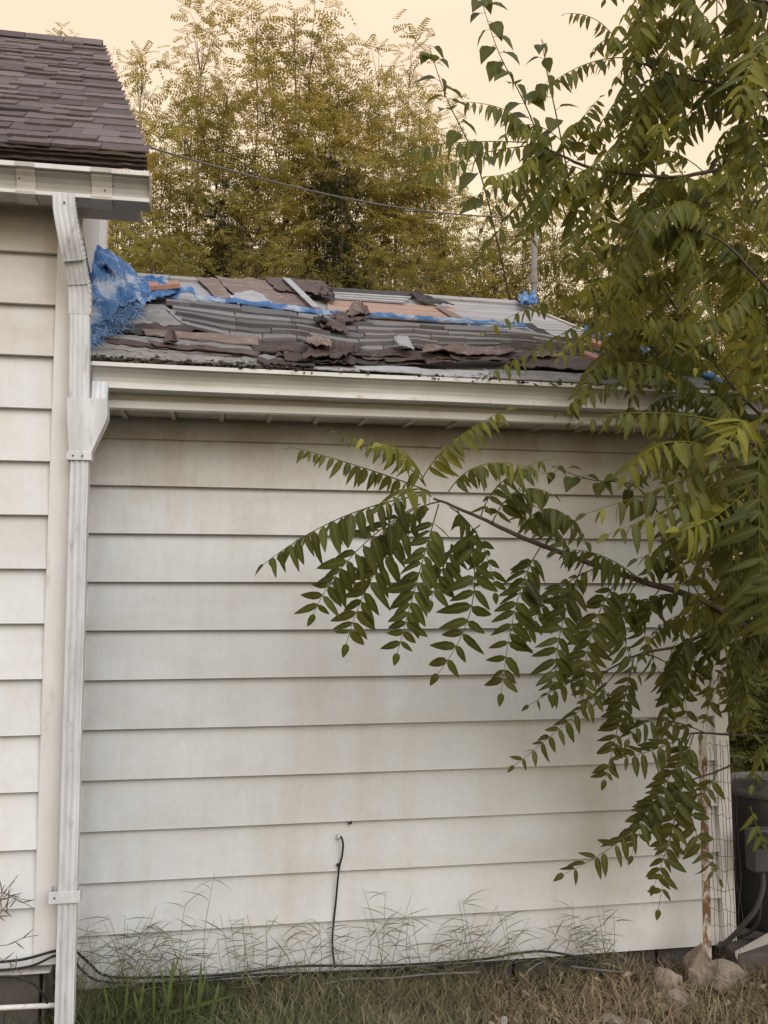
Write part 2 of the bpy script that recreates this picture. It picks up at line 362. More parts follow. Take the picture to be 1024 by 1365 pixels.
c = MB()
c.extrude([(-.022, .085), (.0, .085), (.0, SOF), (-.022, SOF)], (XR - .066, 0), (XR + .002, 0), 10, .001, 1, True, Vector((0, 1, 0)))
c.extrude([(-.004, .085), (.018, .085), (.018, SOF), (-.004, SOF)], (XR, .0005), (XR + OB*.065, .065), 6, .001, 2, True, Vector((-1, 0, 0)))
c.build('corner_trim', M['trim'], wing, bevel=.003)
c = MB(); c.box(XL - .02, XL + .028, -.020, -.001, .10, SOF - .004); c.build('corner_trim', M['trim'], wing)
# block foundation under the siding
for k in range(9):
    x0 = -.70 + k*.335; b = MB(); b.box(x0, min(x0 + .325, XR - .03), .035, .16, -.2, .082); b.build('foundation_block', M['concrete'], wing, bevel=.006)
# soffit panels: each tips a little, so its edge reads as a step
x = XL - .02; k = 0
FY = -.300                                            # face of the fascia
while x < XR + .22:
    w_ = .198; s = MB(); dz = .004*nz(k*.9, 2)
    s.hexa([(x, -.016, SOF - .001), (x + w_, -.016, SOF - .001), (x + w_, FY + .008, SOF - .012 + dz), (x, FY + .008, SOF - .012 + dz),
            (x, -.016, SOF + .006), (x + w_, -.016, SOF + .006), (x + w_, FY + .008, SOF + .004 + dz), (x, FY + .008, SOF + .004 + dz)])
    s.hexa([(x + w_ - .020, -.020, SOF - .012), (x + w_ - .001, -.020, SOF - .012), (x + w_ - .001, FY + .012, SOF - .027 + dz), (x + w_ - .020, FY + .012, SOF - .027 + dz),
            (x + w_ - .020, -.020, SOF - .001), (x + w_ - .001, -.020, SOF - .001), (x + w_ - .001, FY + .012, SOF - .012 + dz), (x + w_ - .020, FY + .012, SOF - .012 + dz)])
    s.build('soffit_panel', M['soffit'], wing); x += w_ + .003; k += 1
XE = 2.52                                             # eave end past the corner
f = MB(); f.extrude([(FY, 2.425), (FY - .004, 2.44), (FY - .004, 2.545), (FY + .018, 2.545), (FY + .018, 2.43)][::-1], (XL + .02, 0), (XE, 0), 30, .003, 4, True, Vector((0, 1, 0)))
f.build('fascia_board', M['fascia'], wing)
f = MB(); f.extrude([(FY - .001, 2.388), (FY - .012, 2.392), (FY - .012, 2.420), (FY - .003, 2.426), (FY + .012, 2.426), (FY + .012, 2.388)][::-1], (XL + .02, 0), (XE, 0), 30, .003, 9, True, Vector((0, 1, 0)))
f.build('fascia_lip', M['trim'], wing)
# K-style gutter
def gutter_prof(yb, zb, hh, dd):
    p = [(yb, zb + hh), (yb, zb), (yb - dd*.66, zb), (yb - dd*.72, zb + .003), (yb - dd*.72, zb + .014), (yb - dd*.61, zb + hh*.20), (yb - dd*.60, zb + hh*.30), (yb - dd*.64, zb + hh*.48), (yb - dd*.73, zb + hh*.64),
         (yb - dd*.86, zb + hh*.76), (yb - dd*.88, zb + hh*.83), (yb - dd, zb + hh*.85), (yb - dd, zb + hh), (yb - dd*.93, zb + hh*1.0), (yb - dd*.93, zb + hh*.93)]
    inner = [(y + (.004 if y < yb - dd*.3 else -.004), z + .004) for (y, z) in p[::-1] if z < zb + hh*.93]
    inner = [(yb - dd*.84, zb + hh*.86), (yb - dd*.58, zb + hh*.56), (yb - dd*.55, zb + .01), (yb - .004, zb + .006), (yb - .004, zb + hh)]
    return p + inner
GZ, GH, GD = 2.452, .093, .118
gm = MB(); gp = gutter_prof(FY - .006, GZ, GH, GD)
segs = 40; a, b = XL + .075, XE + .02; vs = []; fs = []; n = len(gp)
for i in range(segs + 1):
    x = a + (b - a)*i/segs; dz = -.013*(x - a)/(b - a) - .006*sin(pi*(x - a)/1.5)**2*.4 + .002*nz(x*2.1, 5); dy = .004*nz(x*1.7, 9)
    for (yy, zz) in gp: vs.append((x, yy + dy, zz + dz))
for i in range(segs):
    for j in range(n): fs.append((i*n + j, (i+1)*n + j, (i+1)*n + (j+1) % n, i*n + (j+1) % n))
gm.add(vs, fs)
gutter = gm.build('gutter', M['gutter'], wing)
def lips(a, b, yb, zb, hh, dd, zf, par):  # brighter strips over the lips; the light they catch is put into the colour
    for (yo, z0_, z1_) in ((dd, hh*.84, hh*1.01), (dd*.72, .001, .0145)):
        m = MB(); n_ = 40; vs = []; fs = []
        for i in range(n_ + 1):
            x = a + (b - a)*i/n_; dz = zf(x)
            vs += [(x, yb - yo - .0025, zb + z0_ + dz), (x, yb - yo - .0025, zb + z1_ + dz), (x, yb - yo + .006, zb + z1_ + dz + .002), (x, yb - yo + .006, zb + z0_ + dz)]
        for i in range(n_):
            for j in range(4): fs.append((i*4 + j, (i+1)*4 + j, (i+1)*4 + (j+1) % 4, i*4 + (j+1) % 4))
        m.add(vs, fs); m.build('lit_bead', M['trim'], par)
lips(a, b, FY - .006, GZ, GH, GD, lambda x: -.013*(x - a)/(b - a) - .006*sin(pi*(x - a)/1.5)**2*.4 + .002*nz(x*2.1, 5), gutter)
def gutter_cap(x, yb, zb, hh, dd, mat, par, th=.003):
    c = MB(); pr = [(yb, zb + hh), (yb, zb), (yb - dd*.66, zb), (yb - dd*.66, zb + hh*.2), (yb - dd*.72, zb + hh*.42), (yb - dd, zb + hh*.82), (yb - dd, zb + hh)]
    c.extrude(pr, (x, 0), (x + th, 0), 1, 0, 0, True, Vector((0, 1, 0))); return c.build('end_cap', mat, par)
gutter_cap(a - .004, FY - .006, GZ, GH, GD + .003, M['gutter'], gutter)
gutter_cap(b, FY - .006, GZ - .013, GH, GD + .003, M['gutter'], gutter)
for xx in (.33, .36, .865, .88, 1.5):
    s = MB(); p0 = Vector((xx, FY - .006 - GD - .002, GZ + GH*.92 - .013*(xx - a)/(b - a))); s.tube([p0, p0 + Vector((0, -.004, 0))], .0042, 7); s.build('screw', M['wire'], gutter)
s = MB(); s.box(2.215, 2.222, FY - .006 - GD - .004, FY - .04, GZ - .016, GZ + GH - .012); s.build('gutter_joint', M['drum'], gutter)

# ---- roof of the wing
PW = radians(28); TW = tan(PW); EY, EZ = -.36, 2.57
NRM = Vector((0, -sin(PW), cos(PW)))
def onroof(x, y, lift=0.0):                           # the point of the roof slope that the photograph shows at (x, y)
    d = ray(x, y); t = (EZ + TW*(CAM.y - EY) - CAM.z)/(d.z - TW*d.y)
    return CAM + d*t + NRM*lift
rl, rr_ = onroof(150, 362.5), onroof(690, 402)
RK0 = onroof(969, 514); rdir = (rr_ - RK0)
RK = RK0 - rdir*.03                                    # foot of the right roof edge
lf0 = Vector((XL - .02, EY, EZ)); lf1 = Vector((XL - .02 + OB*2, rl.y, rl.z))
dk = MB()
NXD, NYD = 30, 10; top = []
for j in range(NYD + 1):
    for i in range(NXD + 1):
        s_, t_ = i/NXD, j/NYD
        lo = lf0.lerp(RK, s_); 
        hi_ = lf1.lerp(rl, min(1, s_/.08)) if s_ < .08 else rl.lerp(rr_, (s_ - .08)/.92)
        p = lo.lerp(hi_, t_) - NRM*(.030 + .008*nz(s_*5, t_*3, 1)*(1 if 0 < j < NYD else 0)); top.append(p)
fs = [(j*(NXD+1) + i, j*(NXD+1) + i + 1, (j+1)*(NXD+1) + i + 1, (j+1)*(NXD+1) + i) for j in range(NYD) for i in range(NXD)]
dk.add(top, fs)
roof = dk.build('roof', M['felt_black'], wing, solid=.02)
# rear slope and gable end, seen only from the side
bk = MB(); hgt = rl.z - 2.45
bk.add([lf1 - NRM*.02, rl - NRM*.02, rr_ - NRM*.02, (rr_.x - .35, rr_.y + hgt/TW, 2.5), (lf1.x - .35, rl.y + hgt/TW, 2.5)], [(0, 1, 2, 3, 4)])
bk.build('rear_slope', M['deck'], wing, solid=.03)
gb = MB(); A_ = Vector((XR - .03, .03, SOF)); B_ = Vector((XR - .03 + OB*2.9, 2.9, SOF)); 
tp = Vector((rr_.x + .10, rr_.y, rr_.z - .10))
gb.add([A_, B_, tp], [(0, 1, 2)]); gb.build('gable_wall', M['siding'], wing, solid=.03)
rb = MB(); q = rr_ - RK
e0 = RK + Vector((.012, 0, 0)); e1 = rr_ + Vector((.012, 0, 0))
rb.hexa([e0 + Vector((0, 0, -.13)), e0 + Vector((.022, 0, -.13)), e1 + Vector((.022, 0, -.13)), e1 + Vector((0, 0, -.13)), e0 + Vector((0, 0, -.012)), e0 + Vector((.022, 0, -.012)), e1 + Vector((.022, 0, -.012)), e1 + Vector((0, 0, -.012))])
rb.build('rake_board', M['fascia'], wing)

def sheet(name, mat, corners, nu=14, nv=6, amp=.01, rag=.15, lift=.006, th=.004, seed=0, freq=6, curl=0, parent=None, surf=onroof, smooth=False):
    """a loose patch lying on the roof: TL, TR, BR, BL in photograph pixels, wrinkled and ragged"""
    tl, tr, br, bl = [surf(*c) for c in corners]
    nu = int(nu*1.7); nv = int(nv*1.5) + 1
    m = MB(); vs = []
    for j in range(nv + 1):
        for i in range(nu + 1):
            s_, t_ = i/nu, j/nv
            p = tl.lerp(tr, s_).lerp(bl.lerp(br, s_), t_)
            k = rag*.5
            du = (tr - tl)/nu; dv = (bl - tl)/nv
            if i in (0, nu): p += du*(nz(t_*7 + seed, 1.3, i)*rag*5)
            if j in (0, nv): p += dv*(nz(s_*9 + seed, 4.7, j)*rag*5.5) + dv*(nz(s_*23 + seed, 1.7, j)*rag*2) + dv*R.uniform(-1, 1)*rag*.5
            w = abs(nz(p.x*freq + seed, p.y*freq*1.3, seed*1.7))*1.2 + .4*abs(nz(p.x*freq*2.2, p.y*freq*2.4 + seed, 2)) + .14*nz(p.x*freq*6, p.y*freq*6, seed)
            if 0 < i < nu and 0 < j < nv: p += du*R.uniform(-.2, .2) + dv*R.uniform(-.2, .2)
            edge = max(abs(2*s_ - 1), abs(2*t_ - 1))
            p += NRM*(lift + amp*.6*max(-.3, w) + curl*max(0, edge - .6)*(.5 + nz(p.x*9, seed, 1)))
            vs.append(p)
    fs = [(j*(nu+1) + i, (j+1)*(nu+1) + i, (j+1)*(nu+1) + i + 1, j*(nu+1) + i + 1) for j in range(nv) for i in range(nu)]
    m.add(vs, fs); return m.build(name, mat, parent if parent else roof, smooth=smooth, solid=th)

topl = [(216, 404), (300, 411), (360, 418), (430, 427), (520, 435), (620, 440), (700, 446), (770, 458)]
botl = [(258, 441), (300, 452), (340, 457), (392, 456), (445, 468), (470, 473), (510, 472), (550, 466), (580, 472), (615, 472), (691, 470), (800, 482)]
def poly(pl, x):
    if x <= pl[0][0]: return pl[0][1] + (x - pl[0][0])*.2
    for (x0, y0), (x1, y1) in zip(pl, pl[1:]):
        if x <= x1: return y0 + (y1 - y0)*(x - x0)/(x1 - x0)
    return pl[-1][1]
# bare boards of the deck, course by course, where the shingles are gone
def boards(name, mat, x0a, x1a, ya0, ya1, yb0, yb1, n, lift=.0, joints=()):
    for k in range(n):
        for (xa, xb) in ([(x0a, x1a)] if not joints else list(zip((x0a,) + joints, joints + (x1a,)))):
            def yy(xp, kk):
                s_ = (xp - x0a)/(x1a - x0a); yt = ya0 + (ya1 - ya0)*s_; yb = yb0 + (yb1 - yb0)*s_; return yt + (yb - yt)*kk/n
            def rk(xp, kk):
                for _ in range(4): xp = min(xp, 686 + (yy(xp, kk) - 402)*2.491)
                return xp
            xt_, xb_ = rk(xb, k), rk(xb, k + 1)
            if xb_ < xa + 4: continue
            xt_ = max(xt_, xa + 2)
            p = [onroof(xa + .6, yy(xa, k)), onroof(xt_, yy(xt_, k)), onroof(xb_, yy(xb_, k + 1)), onroof(xa + .6, yy(xa, k + 1))]
            d_ = (p[0] - p[3]).normalized()*.003
            p[0] = p[0] - d_; p[1] = p[1] - d_
            j_ = lift + .002*R.random()
            b = MB(); b.hexa([v - NRM*.016 for v in (p[3], p[2], p[1], p[0])] + [v + NRM*j_ for v in (p[3], p[2], p[1], p[0])])
            b.build(name, mat, roof)
boards('deck_board', M['deck'], 100, 800, 358, 411, 404, 440, 9, -.012, (283, 561))
boards('deck_board', M['deck'], 100, 1000, 404, 451, 474, 520, 8, -.014, (330, 610, 700))
boards('plank', M['plank'], 436, 606, 399.5, 410, 426, 437, 7, .002)
# long fibrous strips and felt, from the ridge down
sheet('felt', M['felt_tan'], [(288, 371), (392, 377), (432, 421), (330, 412)], 20, 10, .012, .25, .006, .004, 3, 7)
sheet('felt', M['felt_tan'], [(262, 371), (290, 372), (318, 408), (296, 406)], 8, 10, .004, .25, .004, .003, 5)
sheet('felt', M['felt'], [(352, 374), (432, 380), (442, 400), (372, 393)], 16, 6, .018, .25, .012, .004, 8, 8, .02)
sheet('felt', M['felt'], [(378, 378), (432, 383), (438, 401), (396, 397)], 12, 6, .022, .3, .024, .004, 12, 10, .02)
sheet('felt_flap', M['felt_black'], [(430, 387), (443, 391), (446, 407), (424, 402)], 8, 6, .05, .2, .015, .004, 15, 14, .05)
sheet('felt', M['felt_black'], [(436, 385.5), (548, 392), (556, 397.5), (440, 391.5)], 18, 4, .008, .2, .008, .004, 17)
for k, yy in enumerate((392.5, 395.6, 398.6)):
    sheet('batten', M['chip'], [(434, yy), (548 - k*4, yy + 7), (546 - k*4, yy + 8.6), (434, yy + 1.6)], 16, 1, .002, .02, .016, .006, 20 + k, smooth=False)
sheet('felt', M['felt_black'], [(546, 394), (556, 395), (606, 412), (560, 407)], 12, 6, .03, .3, .012, .004, 24, 9, .03)
sheet('felt', M['felt_tan'], [(580, 412), (590, 412), (634, 436), (616, 435)], 6, 8, .01, .3, .01, .004, 26)
sheet('batten', M['chip'], [(376, 378), (386, 379), (426, 419), (416, 418)], 3, 12, .002, .04, .034, .006, 28, smooth=False)
sheet('felt', M['chip'], [(304, 398), (340, 392), (372, 414), (318, 410)], 10, 6, .012, .4, .018, .004, 31)
# ragged fringe of rotted felt that runs over the eave courses
sheet('old_shingle', M['old_shingle'], [(120, 465), (330, 475), (330, 489.5), (122, 477.5)], 20, 5, .008, .14, .004, .006, 33, 6, .01)
sheet('old_shingle', M['old_shingle'], [(322, 475), (402, 479), (400, 493.5), (326, 489.5)], 12, 5, .010, .2, .006, .006, 35, 6, .01)
sheet('old_shingle', M['chip'], [(400, 486), (476, 487), (480, 497.5), (404, 493.5)], 10, 4, .004, .12, .006, .005, 36)
sheet('old_shingle', M['chip'], [(470, 489), (560, 494), (562, 501.5), (474, 496.5)], 10, 4, .004, .12, .010, .005, 37)
sheet('old_shingle', M['chip'], [(556, 494), (650, 497), (652, 506.5), (560, 501.5)], 10, 4, .004, .12, .006, .005, 38)
sheet('old_shingle', M['old_shingle'], [(645, 495), (800, 501), (802, 513.5), (648, 505.5)], 14, 4, .006, .12, .006, .005, 39)
sheet('old_shingle', M['old_shingle'], [(800, 500), (945, 505), (946, 519.5), (802, 513.5)], 12, 4, .006, .12, .006, .005, 40)
sheet('old_shingle', M['old_shingle'], [(132, 449), (236, 455), (240, 474), (130, 468)], 14, 5, .008, .16, .010, .006, 41)
sheet('old_shingle', M['old_shingle'], [(232, 456), (345, 466), (345, 481), (236, 473)], 14, 5, .008, .16, .012, .006, 43)
sheet('old_shingle', M['old_shingle'], [(176, 408), (218, 408), (258, 440), (170, 436)], 14, 8, .003, .10, .006, .006, 45)
sheet('old_shingle', M['old_shingle'], [(222, 416), (240, 417), (258, 441), (236, 430)], 6, 6, .003, .16, .012, .006, 46)
sheet('felt', M['felt'], [(142, 433), (262, 439), (250, 451), (134, 446)], 22, 4, .014, .3, .008, .004, 47, 9, .02)
sheet('felt', M['felt_tan'], [(190, 446), (344, 456), (345, 468), (194, 453)], 22, 3, .006, .10, .020, .006, 49, 4, .01)
sheet('felt', M['felt'], [(134, 455), (224, 466), (224, 472), (136, 462)], 16, 3, .008, .2, .018, .004, 51)
sheet('felt', M['felt'], [(196, 464), (344, 476), (344, 482), (206, 470)], 18, 3, .010, .25, .022, .004, 53, 8, .02)
sheet('felt_flap', M['felt'], [(224, 454), (230, 454), (238, 472), (218, 469)], 5, 6, .03, .1, .03, .004, 55, 20, .05)
sheet('felt', M['felt'], [(330, 460), (450, 466), (462, 480), (340, 475)], 20, 5, .012, .2, .016, .005, 57, 6, .03)
sheet('felt', M['felt'], [(376, 472), (470, 474), (474, 495), (380, 488)], 20, 9, .050, .3, .014, .004, 61, 11, .03)
sheet('felt', M['felt'], [(424, 472), (474, 476), (462, 494), (400, 491)], 14, 8, .055, .3, .035, .004, 63, 13, .03)
sheet('felt_flap', M['felt_tan'], [(410, 470), (440, 474), (440, 485), (404, 482)], 9, 6, .04, .3, .06, .004, 65, 14, .03)
pass
pass
sheet('felt', M['felt_tan'], [(566, 475), (690, 479), (672, 487), (562, 486)], 22, 5, .035, .25, .040, .004, 71, 9, .02)
sheet('felt', M['chip'], [(524, 470), (542, 469), (550, 488), (530, 480)], 8, 8, .02, .3, .060, .004, 73, 12, .02)
sheet('felt', M['felt_black'], [(340, 484), (420, 488), (420, 496), (350, 492)], 14, 4, .02, .3, .014, .004, 75, 12, .02)
sheet('felt', M['felt'], [(690, 468), (830, 480), (830, 500), (690, 494)], 20, 6, .02, .2, .010, .004, 77, 7, .02)
for k in range(22):
    cx = 400 + k*14.4 + R.uniform(-8, 8); cy = poly(botl, cx) + R.uniform(6, 19); hw = R.uniform(22, 50); hh = R.uniform(3, 6.5); sk = R.uniform(-8, 8)
    sheet('felt', M[R.choice(('felt', 'felt', 'felt_tan', 'felt_black'))], [(cx - hw + sk, cy - hh), (cx + hw + sk, cy - hh + R.uniform(-3, 3)), (cx + hw*.8 - sk, min(cy + hh, 478 + (cx - 120)*.0575)), (cx - hw*.9 - sk, min(cy + hh + R.uniform(-2, 2), 477 + (cx - 120)*.0575))], 12, 6, R.uniform(.01, .035), .25, R.uniform(.006, .028), .002, 100 + k*3, R.uniform(4, 9), R.uniform(0, .05))
# dark curled scraps on top of the shingles
sheet('felt_flap', M['felt'], [(440, 428), (470, 424), (492, 437), (454, 441)], 10, 7, .030, .3, .030, .004, 81, 12, .05)
sheet('felt_flap', M['felt_tan'], [(468, 419), (482, 418), (494, 435), (462, 432)], 9, 8, .05, .25, .030, .004, 83, 14, .07)
sheet('felt_flap', M['felt'], [(416, 436), (458, 438), (464, 456), (430, 449)], 11, 8, .05, .3, .022, .004, 85, 12, .05)
sheet('felt_flap', M['felt_black'], [(417, 437), (430, 437), (438, 445), (420, 444)], 6, 5, .04, .2, .035, .004, 87, 16, .06)
sheet('felt', M['felt_black'], [(690, 434), (705, 436), (768, 466), (745, 462)], 6, 10, .02, .2, .014, .004, 89)

# the shingles that still hold, sagging in the middle
NROW = 5
def ledge(k): return 216 + (258 - 216)*(k/NROW)
for k in range(NROW - 1, -1, -1):
    x = ledge(k) + R.uniform(0, 6)
    while x < 778:
        w_ = R.choice((34, 46, 58, 70, 82))*R.uniform(.9, 1.1); x2 = min(x + w_, 790)
        thick = R.choice((.008, .010, .018)); ns = 4
        up_, dn = [], []
        off = R.uniform(-.6, .9)*.14
        for i in range(ns + 1):
            xx = x + (x2 - x)*i/ns
            a_ = poly(topl, xx); b_ = poly(botl, xx)
            y0 = a_ + (b_ - a_)*k/NROW; y1 = a_ + (b_ - a_)*(k + 1 + off)/NROW
            y0 -= (b_ - a_)/NROW*.35
            lf = .012 + .006*(NROW - k)*.25
            up_.append(onroof(xx - (2 if i == ns else 0), y0, lf - .004)); dn.append(onroof(xx - (.5 if i == ns else 0), y1, lf + thick + .004*nz(xx*.03, k)))
        m = MB(); n = ns + 1
        vs = up_ + dn + [p - NRM*.006 for p in up_] + [p - NRM*(thick + .004) for p in dn]
        fs = [(i, n + i, n + i + 1, i + 1) for i in range(ns)] + [(n + i, 3*n + i, 3*n + i + 1, n + i + 1) for i in range(ns)] + [(0, 2*n, 3*n, n), (n - 1, 2*n - 1, 4*n - 1, 3*n - 1)] + [(2*n + i, 2*n + i + 1, 3*n + i + 1, 3*n + i) for i in range(ns)]
        m.add(vs, fs); m.build('shingle', M['shingle_grey'], roof)
        x = x2
# rotted lumps caught along the gutter lip
db = MB()
for k in range(520):
    xx = R.uniform(120, 400) if k < 420 else R.uniform(400, 900)
    p = onroof(xx, 478.5 + (xx - 120)*.054 + R.gauss(0, 1.6), .012*R.random()); s_ = R.uniform(.004, .013)
    q = [p + Vector((R.gauss(0, s_), R.gauss(0, s_*.7), R.gauss(0, s_*.5))) for _ in range(4)]
    db.add(q, [(0, 1, 2), (0, 2, 3), (0, 3, 1), (1, 3, 2)])
o = db.build('roof_litter', M['dark_wood'], roof); o['kind'] = 'stuff'
# ridge boards
for k in range(7):
    x0 = 150 + k*77; m = MB()
    p0, p1 = onroof(x0, 362.5 + (x0 - 150)*.0732), onroof(x0 + 76, 362.5 + (x0 + 76 - 150)*.0732)
    d_ = Vector((0, cos(PW), sin(PW)))*.10
    m.hexa([p0 - d_ - NRM*.01, p1 - d_ - NRM*.01, p1 - NRM*.01, p0 - NRM*.01, p0 - d_ + NRM*.003, p1 - d_ + NRM*.003, p1 + NRM*(.004 + .004*R.random()), p0 + NRM*.004])
    m.build('ridge_board', M['deck'], roof)
# vent pipe behind the ridge
vp = at(711.5, 395, 1.75); v1 = at(713, 292, 1.75); m = MB(); m.tube([(vp.x, vp.y, vp.z - .4), vp, v1], .021, 12); vent = m.build('vent_pipe', M['pipe'], wing, smooth=True)
m = MB(); cc = vp.lerp(v1, .16); m.tube([cc, cc + Vector((0, 0, .05))], .027, 12); m.build('collar', M['pipe'], vent)

# ================================================================== taller house at the left
HL = CAM.z + .9678
def zl(i): return HL - .203*i
OB2 = -.06; LY = -.4016; LX = -.549                               # plane of its wall, its right corner
house = thing('house', (-1.2, LY, 0), 'taller white-sided house section with brown shingle roof at the left edge', 'house')
TOPL = 3.15
m = MB(); m.box(-4, LX - .012, LY + .02, LY + .09, .34, TOPL + .1)
m.extrude([(0, .34), (.08, .34), (.08, TOPL + .02), (0, TOPL + .02)], (LX - .015, LY + .03), (LX - .015 + OB2*1.35, LY + 1.35), side=Vector((-1, 0, 0)))
wall2 = m.build('wall', M['dark_wood'], house)
rows2 = [(TOPL, zl(-2))] + [(zl(i), zl(i + 1)) for i in range(-2, 11)]
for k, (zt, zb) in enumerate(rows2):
    s = MB(); siding(s, (-4, LY), (LX - .072, LY), zt, zb, 90 + k*2.9, segs=30); s.build('siding_panel', M['siding2_tan%d' % k if k < 3 else 'siding2'], wall2)
for k, (zt, zb) in enumerate(rows2[:6]):
    s = MB(); siding(s, (LX - .008 + OB2*.05, LY + .05), (LX - .008 + OB2*1.32, LY + 1.32), zt, zb, 30 + k, Vector((-1, 0, 0)), 8); s.build('siding_panel', M['siding'], wall2)
c = MB()
c.extrude([(-.024, .33), (.0, .33), (.0, TOPL), (-.024, TOPL)], (LX - .078, LY), (LX + .002, LY), 14, .0012, 5, True, Vector((0, 1, 0)))
c.extrude([(-.006, .33), (.016, .33), (.016, TOPL), (-.006, TOPL)], (LX, LY + .0005), (LX + OB2*.07, LY + .07), 8, .0012, 6, True, Vector((-1, 0, 0)))
c.build('corner_trim', M['trim'], house, bevel=.003)
c = MB(); c.extrude([(-.024, 2.6), (.016, 2.6), (.016, TOPL + .6), (-.024, TOPL + .6)], (LX + OB2*1.20, LY + 1.20), (LX + OB2*1.36, LY + 1.36), 4, 0, 6, True, Vector((-1, 0, 0))); c.build('corner_trim', M['trim'], house)
for r_ in range(2):
    for k in range(8):
        x0 = -3.6 + k*.40 + r_*.2
        b = MB(); b.box(x0, min(x0 + .39, LX - .04), LY + .03, LY + .2, -.15 + r_*.225, .065 + r_*.225); b.build('foundation_block', M['concrete'], house, bevel=.008)
m = MB(); m.extrude([(-.01, .298), (.03, .298), (.03, .312), (-.012, .306)], (-3.9, LY), (LX - .02, LY), 20, .004, 3, True, Vector((0, 1, 0))); m.build('starter_strip', M['trim'], house)
# soffit, fascia, gutter
EX2 = -.285                                            # right end of its eave
m = MB(); m.box(-4, -.93, -.535, LY + .01, TOPL - .004, TOPL + .012); m.build('soffit_panel', M['soffit'], house)
for (xa, xb) in ((-.926, -.755), (-.752, -.60), (-.597, EX2 - .03)):
    m = MB(); m.box(xa, xb, -.535, LY + .06, TOPL - .006 + .004*R.random(), TOPL + .012); m.build('soffit_panel', M['soffit'], house)
m = MB(); m.box(-4, EX2 - .012, -.548, -.530, TOPL - .012, 3.245); m.build('fascia_board', M['fascia_wood'], house)
m = MB(); m.box(EX2 - .05, EX2 - .032, -.528, -.36, TOPL - .012, 3.20); m.build('rake_return', M['fascia'], house)
G2Z, G2H, G2D = 3.103, .104, .118
gm = MB(); gp = gutter_prof(-.550, G2Z, G2H, G2D); a2, b2 = -4, -.271; segs = 44; vs = []; fs = []; n = len(gp)
for i in range(segs + 1):
    x = a2 + (b2 - a2)*i/segs; dz = .008*(-.27 - x)*.3 + .002*nz(x*2.3, 1)
    for (yy, zz) in gp: vs.append((x, yy + .003*nz(x*2, 4), zz + dz))
for i in range(segs):
    for j in range(n): fs.append((i*n + j, (i+1)*n + j, (i+1)*n + (j+1) % n, i*n + (j+1) % n))
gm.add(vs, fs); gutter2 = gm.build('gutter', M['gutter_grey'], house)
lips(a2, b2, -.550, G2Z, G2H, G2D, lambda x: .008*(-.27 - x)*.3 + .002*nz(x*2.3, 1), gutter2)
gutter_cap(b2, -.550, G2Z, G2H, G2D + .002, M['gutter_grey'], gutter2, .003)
for (xa, xb) in ((-.742, -.675), (-.478, -.405)):
    gm = MB(); gp2 = gutter_prof(-.549, G2Z - .0022, G2H + .004, G2D + .0035)
    outer = gp2[:14] ; ins = [(y + .003, z + .003) for (y, z) in outer[::-1]]
    gm.extrude([(y - .004, z - .002) for (y, z) in outer[1:13]], (xa, 0), (xb, 0), 1, 0, 0, False, Vector((0, 1, 0)))
    gm.build('gutter_seam', M['gutter_seam'], gutter2, solid=.0012)
for (px_, py_) in ((151, 248), (140, 254), (26, 238)):
    p0 = at(px_, py_, -.669); s = MB(); s.tube([p0, p0 + Vector((0, -.003, 0))], .004, 7); s.build('screw', M['wire'], gutter2)
# roof of the taller house
P2 = radians(40); T2 = tan(P2); E2Y, E2Z = -.60, 3.312
N2 = Vector((0, -sin(P2), cos(P2))); U2 = Vector((0, cos(P2), sin(P2)))
def onroof2(x, y):
    d = ray(x, y); t = (E2Z + T2*(CAM.y - E2Y) - CAM.z)/(d.z - T2*d.y); return CAM + d*t
ea = onroof2(196, 203.5); rt = onroof2(137, 60)
SL = (rt.y - ea.y)/cos(P2); NR2 = 23; EXP = SL/NR2
def rakex(v): return ea.x + (rt.x - ea.x)*v/SL
base2 = Vector((0, ea.y, ea.z))
m = MB(); p = [Vector((-4, ea.y, ea.z)), ea, rt, Vector((-4, rt.y, rt.z))]
m.hexa([v - N2*.05 for v in p] + [v - N2*.016 for v in p]); roof2 = m.build('roof', M['dark_wood'], house)
m = MB(); m.add([rt - N2*.03, Vector((-4, rt.y, rt.z)) - N2*.03, Vector((-4, rt.y + 2, rt.z - 1.7)), Vector((rt.x - .3, rt.y + 2, rt.z - 1.7))], [(0, 1, 2, 3)]); m.build('rear_slope', M['shingle_brown'], house, solid=.03)
gz_ = lambda yy: ea.z + T2*(yy - ea.y) - .06
m = MB(); m.add([Vector((LX - .024, LY + .03, TOPL)), Vector((LX + OB2*1.35 - .024, LY + 1.35, TOPL)), Vector((LX + OB2*1.35 - .024, LY + 1.35, gz_(LY + 1.35))), Vector((LX - .024, LY + .03, max(TOPL + .01, gz_(LY + .03))))], [(0, 1, 2, 3)]); m.build('gable_wall', M['siding'], house, solid=.03)
q0 = ea.lerp(rt, .09) + Vector((-.02, .01, -.045)); q1 = rt + Vector((-.02, 0, -.045)); m = MB()
m.hexa([q0 + Vector((0, 0, -.10)), q0 + Vector((.018, 0, -.10)), q1 + Vector((.018, 0, -.1)), q1 + Vector((0, 0, -.1)), q0, q0 + Vector((.018, 0, 0)), q1 + Vector((.018, 0, 0)), q1]); m.build('rake_board', M['dark_wood'], house)
# rotted sheathing edge above the gutter
m = MB()
for row, (dy, z_, th) in enumerate(((-.002, -.010, .012), (.010, -.022, .011), (.024, -.034, .010))):
    FREQ[0] = 23.0
    m.extrude([(ea.y + dy, ea.z + z_ - th), (ea.y + dy + .05, ea.z + z_ - th + .01), (ea.y + dy + .05, ea.z + z_ + .01), (ea.y + dy, ea.z + z_)][::-1], (-1.7, 0), (EX2 - .004, 0), 110, .011, 7 + row*5, True, Vector((0, 1, 0)))
FREQ[0] = 0.0
m.build('rotten_edge', M['dark_wood'], house)
